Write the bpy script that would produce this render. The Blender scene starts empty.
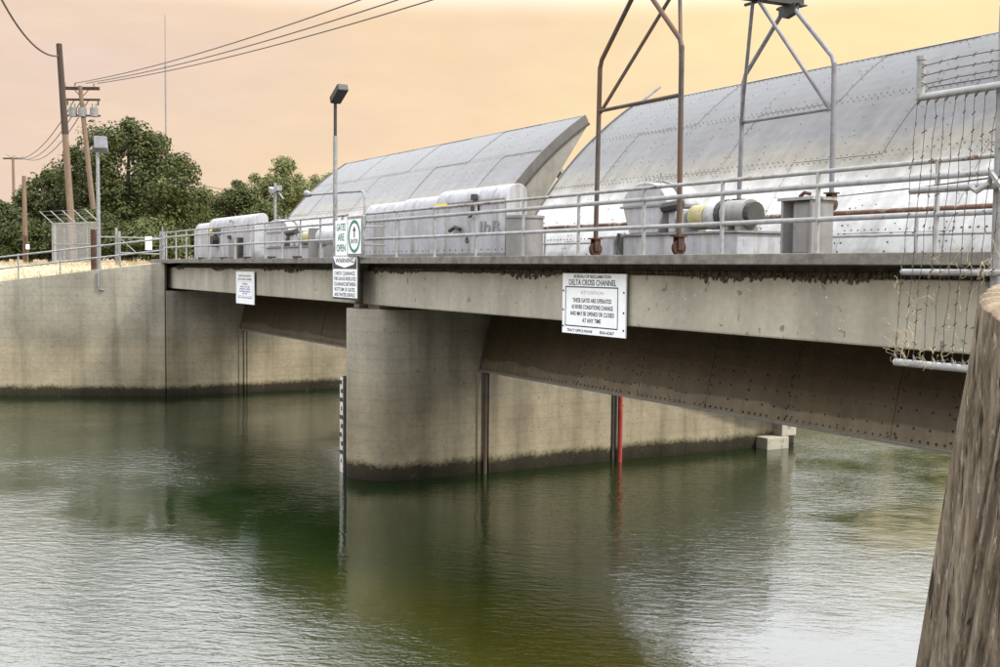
import bpy, bmesh, math, random
from mathutils import Vector, Matrix
random.seed(7)
R_ = math.radians
scene = bpy.context.scene
col = scene.collection

# ------------------------------------------------------------------ camera
# world: X along the bridge (right positive), Y downstream, Z up, water at Z = 0
VP1, VP2, H = (-145.0, 262.0), (2460.0, 287.0), 5.5
PX, PY = 500.0, 333.5
_a = (VP1[0]-PX, VP1[1]-PY); _b = (VP2[0]-PX, VP2[1]-PY)
F = math.sqrt(-(_a[0]*_b[0]+_a[1]*_b[1]))
_X = -Vector((_a[0], _a[1], F)).normalized()
_Y = Vector((_b[0], _b[1], F)).normalized()
_Z = _X.cross(_Y)
if _Z.y > 0: _Z = -_Z
CAMLOC = Vector((0, 0, H))
def ray(x, y):
    c = Vector((x-PX, y-PY, F)); return Vector((_X.dot(c), _Y.dot(c), _Z.dot(c)))
def on_y(x, y, Y): r = ray(x, y); return CAMLOC + r*(Y/r.y)
def on_x(x, y, X): r = ray(x, y); return CAMLOC + r*(X/r.x)
def at_depth(x, y, d): return CAMLOC + ray(x, y)*(d/F)

cam_data = bpy.data.cameras.new('camera'); cam = bpy.data.objects.new('camera', cam_data); col.objects.link(cam)
cam_data.sensor_width = 36; cam_data.lens = F/1000*36; cam_data.clip_end = 8000; cam_data.clip_start = 0.05
right = Vector((_X[0], _Y[0], _Z[0])); down = Vector((_X[1], _Y[1], _Z[1])); fwd = Vector((_X[2], _Y[2], _Z[2]))
m = Matrix.Identity(4)
for i in range(3): m[i][0], m[i][1], m[i][2], m[i][3] = right[i], -down[i], -fwd[i], CAMLOC[i]
cam.matrix_world = m
scene.camera = cam

# ------------------------------------------------------------------ sky, sun, exposure
SUN_EL, SUN_AZ = 48.0, 38.0            # azimuth from +X towards +Y
EXPOSURE = 1.3
world = bpy.data.worlds.new('World'); scene.world = world; world.use_nodes = True
nt = world.node_tree; nt.nodes.clear()
N = nt.nodes.new; L = nt.links.new
out = N('ShaderNodeOutputWorld'); bg = N('ShaderNodeBackground'); bg.inputs['Strength'].default_value = 0.12
sky = N('ShaderNodeTexSky'); sky.sky_type = 'NISHITA'; sky.sun_disc = False
sky.sun_elevation = R_(SUN_EL); sky.sun_rotation = R_(90-SUN_AZ); sky.dust_density = 6.0; sky.air_density = 1.2; sky.ozone_density = 1.0
hs = N('ShaderNodeHueSaturation'); hs.inputs['Saturation'].default_value = 0.22; hs.inputs['Value'].default_value = 1.0
L(sky.outputs[0], hs.inputs['Color'])
tc = N('ShaderNodeTexCoord'); sep = N('ShaderNodeSeparateXYZ'); L(tc.outputs['Generated'], sep.inputs[0])
# smoky peach layer low over the horizon
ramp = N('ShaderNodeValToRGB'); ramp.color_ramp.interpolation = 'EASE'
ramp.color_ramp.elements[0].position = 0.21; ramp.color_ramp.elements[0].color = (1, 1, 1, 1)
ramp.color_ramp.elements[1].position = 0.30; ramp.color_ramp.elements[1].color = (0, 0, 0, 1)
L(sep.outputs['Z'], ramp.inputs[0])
dotn = N('ShaderNodeVectorMath'); dotn.operation = 'DOT_PRODUCT'; dotn.inputs[1].default_value = (0.42, 0.9, 0.0)
L(tc.outputs['Generated'], dotn.inputs[0])
mr = N('ShaderNodeMapRange'); mr.inputs['From Min'].default_value = -0.38; mr.inputs['From Max'].default_value = 0.40
L(dotn.outputs['Value'], mr.inputs['Value'])
sn = N('ShaderNodeTexNoise'); sn.inputs['Scale'].default_value = 5.0; sn.inputs['Detail'].default_value = 4.0
mp = N('ShaderNodeMapping'); mp.inputs['Scale'].default_value = (1, 1, 3); L(tc.outputs['Generated'], mp.inputs[0]); L(mp.outputs[0], sn.inputs['Vector'])
azc = N('ShaderNodeValToRGB')
K = 1/(0.12*2**EXPOSURE)
def kcol(r, g, b): return (r*K, g*K, b*K, 1)
azc.color_ramp.elements[0].position = 0.0; azc.color_ramp.elements[0].color = kcol(0.84, 0.65, 0.555)
azc.color_ramp.elements[1].position = 1.0; azc.color_ramp.elements[1].color = kcol(1.03, 0.83, 0.47)
e = azc.color_ramp.elements.new(0.45); e.color = kcol(0.95, 0.71, 0.48)
mad = N('ShaderNodeMath'); mad.operation = 'MULTIPLY_ADD'; mad.inputs[1].default_value = 0.7; mad.inputs[2].default_value = -0.35
L(sn.outputs['Fac'], mad.inputs[0])
madd = N('ShaderNodeMath'); madd.operation = 'ADD'; madd.use_clamp = True; L(mr.outputs[0], madd.inputs[0]); L(mad.outputs[0], madd.inputs[1])
L(madd.outputs[0], azc.inputs[0])
sn2 = N('ShaderNodeTexNoise'); sn2.inputs['Scale'].default_value = 14.0; sn2.inputs['Detail'].default_value = 6.0; sn2.inputs['Roughness'].default_value = 0.65; L(mp.outputs[0], sn2.inputs['Vector'])
hr = N('ShaderNodeMapRange'); hr.inputs['From Min'].default_value = 0.3; hr.inputs['From Max'].default_value = 0.7; hr.inputs['To Min'].default_value = 0.965; hr.inputs['To Max'].default_value = 1.035; L(sn2.outputs['Fac'], hr.inputs['Value'])
hz = N('ShaderNodeVectorMath'); hz.operation = 'SCALE'; L(azc.outputs[0], hz.inputs[0]); L(hr.outputs[0], hz.inputs['Scale'])
mix = N('ShaderNodeMix'); mix.data_type = 'RGBA'
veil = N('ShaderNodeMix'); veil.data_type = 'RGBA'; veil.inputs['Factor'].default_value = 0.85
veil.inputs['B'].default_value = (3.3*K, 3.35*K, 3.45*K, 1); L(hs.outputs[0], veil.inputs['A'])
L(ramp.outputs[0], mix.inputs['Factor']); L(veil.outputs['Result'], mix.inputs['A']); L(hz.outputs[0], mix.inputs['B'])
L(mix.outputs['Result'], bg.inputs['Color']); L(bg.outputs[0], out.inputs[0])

sun_d = bpy.data.lights.new('sun', 'SUN'); sun_d.energy = 1.8; sun_d.angle = R_(6.0); sun_d.color = (1.0, 0.93, 0.82)
sun = bpy.data.objects.new('sun', sun_d); col.objects.link(sun)
sd = Vector((math.cos(R_(SUN_EL))*math.cos(R_(SUN_AZ)), math.cos(R_(SUN_EL))*math.sin(R_(SUN_AZ)), math.sin(R_(SUN_EL))))
sun.rotation_euler = sd.to_track_quat('Z', 'Y').to_euler(); sun.location = (0, 0, 60)
vs = scene.view_settings
vs.view_transform = 'Standard'; vs.look = 'None'; vs.exposure = EXPOSURE; vs.gamma = 1.0; vs.use_curve_mapping = False

# ------------------------------------------------------------------ materials
class NB:
    """small node-building helper"""
    def __init__(s, name):
        s.m = bpy.data.materials.new(name); s.m.use_nodes = True; s.t = s.m.node_tree
        s.p = s.t.nodes['Principled BSDF']
        s.geo = s.t.nodes.new('ShaderNodeNewGeometry')
        s.pos = s.geo.outputs['Position']
    def n(s, typ): return s.t.nodes.new(typ)
    def l(s, a, b): s.t.links.new(a, b)
    def noise(s, scale, detail=4, rough=0.6, stretch=None, vec=None, dist=0.0):
        n = s.n('ShaderNodeTexNoise'); n.inputs['Scale'].default_value = scale; n.inputs['Detail'].default_value = detail
        n.inputs['Roughness'].default_value = rough; n.inputs['Distortion'].default_value = dist
        v = vec or s.pos
        if stretch:
            mp = s.n('ShaderNodeMapping'); mp.inputs['Scale'].default_value = stretch; s.l(v, mp.inputs[0]); v = mp.outputs[0]
        s.l(v, n.inputs['Vector']); return n.outputs['Fac']
    def ramp(s, fac, stops, interp='LINEAR'):
        r = s.n('ShaderNodeValToRGB'); r.color_ramp.interpolation = interp; els = r.color_ramp.elements
        for i, (p, c) in enumerate(stops):
            if isinstance(c, (int, float)): c = (c, c, c)
            e = els[i] if i < 2 else els.new(p)
            e.position = p; e.color = (*c, 1)
        s.l(fac, r.inputs[0]); return r.outputs[0]
    def mix(s, fac, a, b, mode='MIX'):
        x = s.n('ShaderNodeMix'); x.data_type = 'RGBA'; x.blend_type = mode
        for inp, v in (('Factor', fac), ('A', a), ('B', b)):
            i = x.inputs[inp]
            if hasattr(v, 'is_linked') or hasattr(v, 'links'): s.l(v, i)
            elif inp == 'Factor': i.default_value = v
            else: i.default_value = (*v, 1)
        return x.outputs['Result']
    def math(s, op, a, b=0.0, c=None, clamp=False):
        x = s.n('ShaderNodeMath'); x.operation = op; x.use_clamp = clamp
        for k, v in enumerate((a, b) if c is None else (a, b, c)):
            if hasattr(v, 'links'): s.l(v, x.inputs[k])
            else: x.inputs[k].default_value = v
        return x.outputs[0]
    def z(s):
        x = s.n('ShaderNodeSeparateXYZ'); s.l(s.pos, x.inputs[0]); return x.outputs['Z']
    def bump(s, h, strength=0.3, dist=0.02):
        b = s.n('ShaderNodeBump'); b.inputs['Strength'].default_value = strength; b.inputs['Distance'].default_value = dist
        s.l(h, b.inputs['Height']); s.l(b.outputs[0], s.p.inputs['Normal'])
    def done(s, color=None, rough=0.8, metal=0.0, spec=None):
        if color is not None:
            if hasattr(color, 'links'): s.l(color, s.p.inputs['Base Color'])
            else: s.p.inputs['Base Color'].default_value = (*color, 1)
        if hasattr(rough, 'links'): s.l(rough, s.p.inputs['Roughness'])
        else: s.p.inputs['Roughness'].default_value = rough
        s.p.inputs['Metallic'].default_value = metal
        if spec is not None: s.p.inputs['Specular IOR Level'].default_value = spec
        return s.m

def simple(name, c1, c2, scale=6, rough=0.7, metal=0.0, bump=0.15, lo=0.35, hi=0.65, stretch=None):
    b = NB(name); f = b.noise(scale, 5, 0.65, stretch)
    c = b.ramp(f, [(lo, c1), (hi, c2)])
    if bump: b.bump(b.noise(scale*4, 4), bump, 0.01)
    return b.done(c, rough, metal)

M = {}
def concrete_wall():
    b = NB('stained_concrete')
    big = b.noise(0.45, 5, 0.6); fine = b.noise(7, 5, 0.7); streak = b.noise(1.0, 4, 0.6, (1.3, 1.3, 0.07))
    zz = b.z()
    zw = b.math('ADD', zz, b.math('ADD', b.math('MULTIPLY_ADD', b.noise(1.1, 5, 0.65), 0.35, -0.175), b.math('MULTIPLY_ADD', b.noise(9, 4, 0.7), 0.3, -0.15)))
    zn = b.math('MULTIPLY_ADD', zw, 1/6.0, 0.0, True)
    base = b.ramp(zn, [(0.0, (0.018, 0.016, 0.010)), (0.052, (0.03, 0.026, 0.016)), (0.064, (0.11, 0.095, 0.058)), (0.085, (0.26, 0.226, 0.155)),
                       (0.33, (0.265, 0.232, 0.168)), (0.385, (0.235, 0.212, 0.158)), (0.62, (0.25, 0.235, 0.19)), (1.0, (0.32, 0.30, 0.25))])
    c = b.mix(0.75, base, b.ramp(big, [(0.3, 0.55), (0.7, 1.25)]), 'MULTIPLY')
    c = b.mix(0.7, c, b.ramp(streak, [(0.32, 0.5), (0.5, 1.0), (0.72, 1.22)]), 'MULTIPLY')
    c = b.mix(0.5, c, b.ramp(fine, [(0.3, 0.7), (0.7, 1.2)]), 'MULTIPLY')
    # faint horizontal form-board lines and dark pock marks
    wv = b.n('ShaderNodeTexWave'); wv.wave_type = 'BANDS'; wv.bands_direction = 'Z'; wv.inputs['Scale'].default_value = 0.9; wv.inputs['Distortion'].default_value = 0.6
    wv.inputs['Detail'].default_value = 2; b.l(b.pos, wv.inputs['Vector'])
    c = b.mix(0.2, c, b.ramp(wv.outputs['Fac'], [(0.0, 0.55), (0.08, 1.0)]), 'MULTIPLY')
    pk = b.noise(14, 1, 0.4)
    c = b.mix(b.ramp(pk, [(0.70, 0.0), (0.74, 0.7)]), c, (0.07, 0.065, 0.055))
    b.bump(b.math('ADD', fine, b.noise(30, 4)), 0.35, 0.02)
    return b.done(c, 0.92, 0.0, 0.15)
M['wall'] = concrete_wall()
def girder_concrete():
    b = NB('girder_concrete')
    big = b.noise(0.7, 5, 0.6); fine = b.noise(9, 5, 0.7); streak = b.noise(1.0, 4, 0.6, (1.1, 1.1, 0.12))
    c = b.ramp(big, [(0.3, (0.27, 0.25, 0.20)), (0.7, (0.38, 0.355, 0.29))])
    c = b.mix(0.6, c, b.ramp(streak, [(0.3, 0.62), (0.55, 1.05)]), 'MULTIPLY')
    c = b.mix(0.5, c, b.ramp(fine, [(0.3, 0.75), (0.7, 1.15)]), 'MULTIPLY')
    pk = b.noise(5.5, 2, 0.5)
    c = b.mix(b.ramp(pk, [(0.66, 0.0), (0.72, 0.8)]), c, (0.12, 0.11, 0.085))
    wp = b.noise(16, 1, 0.4); c = b.mix(b.ramp(wp, [(0.72, 0.0), (0.75, 0.7)]), c, (0.6, 0.58, 0.52))
    b.bump(fine, 0.3, 0.015); return b.done(c, 0.88)
M['girder'] = girder_concrete()
M['kerb'] = simple('weathered_kerb_concrete', (0.075, 0.072, 0.062), (0.20, 0.19, 0.165), 5, 0.9, 0, 0.5, 0.3, 0.7)
M['mud'] = simple('dry_dark_mud', (0.03, 0.024, 0.015), (0.085, 0.068, 0.045), 12, 0.95, 0, 0.5)
M['galv'] = simple('galvanised_steel', (0.17, 0.175, 0.18), (0.30, 0.305, 0.315), 9, 0.5, 0.4, 0.1)
def rail_mat(name, c1, c2, thr):
    b = NB(name); f = b.noise(5, 5, 0.7); g = b.noise(2.2, 6, 0.75)
    c = b.ramp(f, [(0.3, c1), (0.7, c2)])
    r = b.mix(f, (0.07, 0.03, 0.016), (0.16, 0.08, 0.04))
    c = b.mix(b.ramp(g, [(thr, 0.0), (thr+0.06, 1.0)]), c, r)
    b.bump(g, 0.2, 0.01); return b.done(c, 0.6, 0.25)
M['rail'] = rail_mat('weathered_rail_paint', (0.20, 0.205, 0.21), (0.34, 0.345, 0.355), 0.64)
M['rail_rusty'] = rail_mat('rusted_rail', (0.18, 0.18, 0.18), (0.32, 0.32, 0.315), 0.55)
M['rail_brown'] = rail_mat('brown_rusted_rail', (0.20, 0.18, 0.16), (0.30, 0.28, 0.26), 0.42)
M['rust'] = simple('rust', (0.028, 0.013, 0.009), (0.075, 0.034, 0.018), 8, 0.9, 0, 0.5)
def gantry_mat():
    b = NB('gantry_steel'); f = b.noise(6, 5, 0.7); g = b.noise(1.6, 5, 0.7, (1, 1, 0.5))
    c = b.ramp(f, [(0.3, (0.035, 0.028, 0.026)), (0.7, (0.085, 0.066, 0.055))])
    c = b.mix(b.ramp(g, [(0.46, 0.0), (0.56, 1.0)]), c, (0.085, 0.048, 0.027)); return b.done(c, 0.7, 0.2)
M['gantry'] = gantry_mat()
M['gantry_grey'] = rail_mat('grey_gantry_steel', (0.11, 0.11, 0.13), (0.20, 0.20, 0.225), 0.66)
M['black'] = simple('black_steel', (0.012, 0.012, 0.012), (0.03, 0.028, 0.026), 8, 0.6)
M['dark'] = simple('dark_seal_rubber', (0.025, 0.024, 0.022), (0.05, 0.045, 0.04), 8, 0.8)
def white_paint(name, c, dirt, amount):
    b = NB(name); f = b.noise(1.2, 5, 0.65); g = b.noise(6, 6, 0.75); s = b.noise(1.0, 4, 0.6, (3.5, 3.5, 0.25))
    cc = b.ramp(f, [(0.3, tuple(x*0.82 for x in c)), (0.65, c)])
    cc = b.mix(b.ramp(s, [(0.48, 0.0), (0.68, amount)]), cc, dirt)
    cc = b.mix(b.ramp(g, [(0.60, 0.0), (0.68, 0.6)]), cc, tuple(x*0.6 for x in dirt))
    cc = b.mix(0.5, cc, b.ramp(b.noise(2.8, 6, 0.72), [(0.35, 0.62), (0.62, 1.12)]), 'MULTIPLY')
    b.bump(b.noise(2.5, 3), 0.15, 0.02); return b.done(cc, 0.5)
M['white'] = white_paint('white_machine_paint', (0.36, 0.37, 0.405), (0.20, 0.185, 0.16), 0.8)
M['grey_paint'] = white_paint('grey_machine_paint', (0.20, 0.195, 0.195), (0.13, 0.115, 0.095), 0.5)
M['yellow'] = simple('yellow_guard_paint', (0.25, 0.225, 0.10), (0.34, 0.30, 0.15), 6, 0.55)
M['yellow_tag'] = simple('yellow_tag', (0.68, 0.50, 0.05), (0.78, 0.58, 0.08), 10, 0.5, 0, 0)
def gate_mat():
    b = NB('gate_skin_paint')
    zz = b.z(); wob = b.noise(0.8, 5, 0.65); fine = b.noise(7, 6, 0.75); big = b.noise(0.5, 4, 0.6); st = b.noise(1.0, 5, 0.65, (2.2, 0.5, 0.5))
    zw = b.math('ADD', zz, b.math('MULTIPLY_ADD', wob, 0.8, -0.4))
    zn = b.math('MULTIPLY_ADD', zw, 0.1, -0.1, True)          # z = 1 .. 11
    c = b.ramp(zn, [(0.0, (0.085, 0.066, 0.035)), (0.22, (0.09, 0.07, 0.038)), (0.40, (0.06, 0.046, 0.026)), (0.455, (0.20, 0.18, 0.14)),  # brown grime below the deck, its colour darkened further for the under-deck shade
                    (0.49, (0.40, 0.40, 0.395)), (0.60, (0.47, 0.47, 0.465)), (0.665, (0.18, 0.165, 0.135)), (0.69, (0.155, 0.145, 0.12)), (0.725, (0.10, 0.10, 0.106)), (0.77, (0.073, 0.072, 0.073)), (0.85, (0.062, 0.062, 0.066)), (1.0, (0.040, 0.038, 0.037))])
    zb_ = b.math('ADD', zz, b.math('MULTIPLY_ADD', b.noise(0.55, 3, 0.5), 0.5, -0.25))
    c = b.mix(b.ramp(b.math('MULTIPLY', zb_, 0.1), [(0.306, 1.0), (0.309, 0.0)]), c, (0.17, 0.145, 0.095))
    c = b.mix(0.7, c, b.ramp(st, [(0.3, 0.62), (0.6, 1.08)]), 'MULTIPLY')
    c = b.mix(0.45, c, b.ramp(b.noise(2.6, 6, 0.75), [(0.35, 0.6), (0.6, 1.1)]), 'MULTIPLY')
    c = b.mix(0.25, c, b.ramp(fine, [(0.32, 0.68), (0.6, 1.1)]), 'MULTIPLY')
    pk = b.noise(9, 2, 0.5); c = b.mix(b.ramp(pk, [(0.73, 0.0), (0.77, 0.7)]), c, (0.16, 0.11, 0.07))
    b.bump(b.math('ADD', b.math('MULTIPLY', fine, 0.4), b.math('MULTIPLY', big, 2.0)), 0.2, 0.03)
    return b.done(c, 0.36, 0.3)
M['gate'] = gate_mat()
M['gate_flange'] = white_paint('gate_flange_paint', (0.085, 0.083, 0.08), (0.06, 0.05, 0.035), 0.5)
M['gate_edge'] = white_paint('gate_edge_paint', (0.20, 0.195, 0.18), (0.13, 0.11, 0.08), 0.5)
M['rivet'] = simple('dark_rivets', (0.03, 0.02, 0.014), (0.09, 0.07, 0.055), 3, 0.7, 0, 0)
M['red'] = simple('red_pole_paint', (0.22, 0.022, 0.02), (0.34, 0.045, 0.04), 5, 0.5)
M['sign_white'] = simple('sign_white', (0.74, 0.77, 0.80), (0.82, 0.85, 0.88), 3, 0.45, 0, 0)
M['gauge_white'] = simple('weathered_gauge_enamel', (0.30, 0.29, 0.25), (0.55, 0.54, 0.50), 9, 0.5, 0, 0)
M['sign_green'] = simple('sign_green', (0.01, 0.14, 0.09), (0.015, 0.18, 0.12), 3, 0.5, 0, 0)
M['sign_black'] = simple('sign_black', (0.015, 0.017, 0.022), (0.03, 0.032, 0.04), 3, 0.5, 0, 0)
M['sign_red'] = simple('sign_red', (0.5, 0.02, 0.05), (0.58, 0.04, 0.08), 3, 0.5, 0, 0)
M['sign_blue'] = simple('sign_blue', (0.03, 0.06, 0.25), (0.05, 0.08, 0.3), 3, 0.5, 0, 0)
M['sign_faded'] = simple('sign_faded_print', (0.45, 0.35, 0.42), (0.6, 0.55, 0.6), 6, 0.5, 0, 0)
M['graffiti'] = simple('graffiti_paint', (0.15, 0.15, 0.155), (0.19, 0.19, 0.195), 6, 0.6, 0, 0)
M['pole_wood'] = simple('pole_wood', (0.09, 0.06, 0.042), (0.17, 0.12, 0.085), 5, 0.9, 0, 0.4, 0.3, 0.7, (3, 3, 0.25))
M['pole_dark'] = simple('silhouette_wood', (0.022, 0.015, 0.011), (0.05, 0.033, 0.024), 5, 0.9, 0, 0.4, 0.3, 0.7, (3, 3, 0.25))  # pole wood with the darkness of a backlit silhouette put into its colour
M['insul'] = simple('insulator_grey', (0.13, 0.13, 0.135), (0.19, 0.19, 0.20), 5, 0.5, 0, 0)
M['wire'] = simple('wire', (0.035, 0.03, 0.03), (0.06, 0.05, 0.05), 5, 0.6, 0.3, 0)
M['bark'] = simple('bark', (0.05, 0.036, 0.024), (0.11, 0.08, 0.055), 8, 0.95, 0, 0.6)
M['weed'] = simple('dead_weed_fibre', (0.26, 0.20, 0.12), (0.50, 0.42, 0.28), 20, 0.9, 0, 0)
def pile_mat():
    b = NB('weathered_pile_timber')
    g = b.noise(22, 8, 0.75, (1.6, 1.6, 0.07), dist=0.2); g2 = b.noise(4, 6, 0.7, (1.5, 1.5, 0.25)); f = b.noise(90, 4, 0.7, (1, 1, 0.10))
    c = b.ramp(g, [(0.30, (0.04, 0.03, 0.02)), (0.44, (0.16, 0.125, 0.085)), (0.60, (0.27, 0.225, 0.165)), (0.74, (0.45, 0.41, 0.34))])
    c = b.mix(b.ramp(g2, [(0.5, 0.0), (0.68, 0.6)]), c, (0.26, 0.24, 0.20))
    c = b.mix(0.7, c, b.ramp(f, [(0.3, 0.4), (0.6, 1.2)]), 'MULTIPLY')
    fl = b.noise(42, 3, 0.6, (1.3, 1.3, 0.16)); c = b.mix(b.ramp(fl, [(0.63, 0.0), (0.67, 0.85)]), c, (0.42, 0.38, 0.32))
    dk = b.noise(26, 3, 0.6, (1.5, 1.5, 0.07)); c = b.mix(b.ramp(dk, [(0.62, 0.0), (0.66, 0.9)]), c, (0.02, 0.014, 0.009))
    b.bump(b.math('ADD', g, b.math('MULTIPLY', f, 0.6)), 0.9, 0.03); return b.done(c, 0.92)
M['pile'] = pile_mat()
M['pile_end'] = simple('sawn_pile_timber', (0.13, 0.098, 0.065), (0.27, 0.215, 0.15), 18, 0.9, 0, 0.5, 0.3, 0.7, (1, 1, 0.4))
M['pile_scar'] = simple('pale_worn_strip', (0.34, 0.30, 0.23), (0.52, 0.48, 0.40), 9, 0.85, 0, 0.3, 0.3, 0.7, (2, 2, 0.3))
def leaf_mat(name, c1, c2):
    b = NB(name); n = b.noise(0.9, 3, 0.6)
    f = b.math('MULTIPLY_ADD', b.geo.outputs['Random Per Island'], 0.55, b.math('MULTIPLY_ADD', n, 0.9, -0.22), True)
    c = b.ramp(f, [(0.1, c1), (0.9, c2)])
    b.p.inputs['Transmission Weight'].default_value = 0.0
    m = b.done(c, 0.7, 0, 0.3)
    tr = b.n('ShaderNodeBsdfTranslucent'); b.l(c, tr.inputs['Color'])
    ms = b.n('ShaderNodeMixShader'); ms.inputs[0].default_value = 0.25
    o = b.t.nodes['Material Output']; b.l(b.p.outputs[0], ms.inputs[1]); b.l(tr.outputs[0], ms.inputs[2]); b.l(ms.outputs[0], o.inputs[0])
    return m
M['leaf_dark'] = leaf_mat('dark_leaves', (0.007, 0.015, 0.004), (0.10, 0.115, 0.03))
M['leaf_mid'] = leaf_mat('mid_leaves', (0.022, 0.036, 0.010), (0.13, 0.145, 0.045))
M['leaf_pale'] = leaf_mat('olive_leaves', (0.055, 0.07, 0.022), (0.18, 0.19, 0.07))
M['grass'] = leaf_mat('dry_grass_blades', (0.25, 0.205, 0.115), (0.40, 0.34, 0.21))
M['ground'] = simple('dry_grass_ground', (0.33, 0.275, 0.17), (0.50, 0.43, 0.29), 1.5, 0.95, 0, 0.5)
M['bank_earth'] = simple('weedy_bank_earth', (0.05, 0.055, 0.02), (0.16, 0.13, 0.07), 1.2, 0.95, 0, 0.5)
M['asphalt'] = simple('road_asphalt', (0.045, 0.045, 0.045), (0.065, 0.063, 0.06), 9, 0.9, 0, 0.4)
def mesh_mat():
    b = NB('chain_link_mesh')
    b.p.inputs['Base Color'].default_value = (0.42, 0.42, 0.43, 1); b.p.inputs['Metallic'].default_value = 0.4; b.p.inputs['Roughness'].default_value = 0.5
    return b.m
M['mesh'] = mesh_mat()
def water_mat():
    b = NB('river_water')
    # wind ripples: long crests across the view, two directions, ruffled and calm patches
    mr_ = b.n('ShaderNodeMapping'); mr_.inputs['Rotation'].default_value = (0, 0, R_(-52)); b.l(b.pos, mr_.inputs[0]); wv_ = mr_.outputs[0]
    a1 = b.noise(5.5, 3, 0.55, (0.42, 1.0, 1), wv_, 0.4); a2 = b.noise(15, 3, 0.62, (0.5, 1.0, 1), wv_, 0.3); a3 = b.noise(0.6, 2, 0.5)
    patch = b.noise(0.11, 3, 0.55)
    amp = b.ramp(patch, [(0.40, 0.18), (0.58, 1.0)])
    h = b.math('ADD', b.math('MULTIPLY', a1, 1.0), b.math('MULTIPLY', a2, 0.38))
    h = b.math('MULTIPLY', h, amp); h = b.math('ADD', h, b.math('MULTIPLY', a3, 0.8))
    b.bump(h, 1.0, 0.018)
    olive_noise = b.noise(0.09, 3, 0.5)
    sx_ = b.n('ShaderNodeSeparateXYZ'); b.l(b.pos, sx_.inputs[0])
    olive_mix = b.math('ADD', b.math('MULTIPLY_ADD', sx_.outputs['X'], 0.04, 1.12), b.math('MULTIPLY_ADD', olive_noise, 1.6, -0.8), None, True)   # olive of sunlit water and pier reflection painted in, towards the near bay
    c = b.ramp(olive_mix, [(0.0, (0.004, 0.013, 0.002)), (0.5, (0.010, 0.017, 0.002)), (1.0, (0.056, 0.047, 0.003))])
    b.p.inputs['IOR'].default_value = 2.0
    return b.done(c, 0.035)
M['water'] = water_mat()

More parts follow.
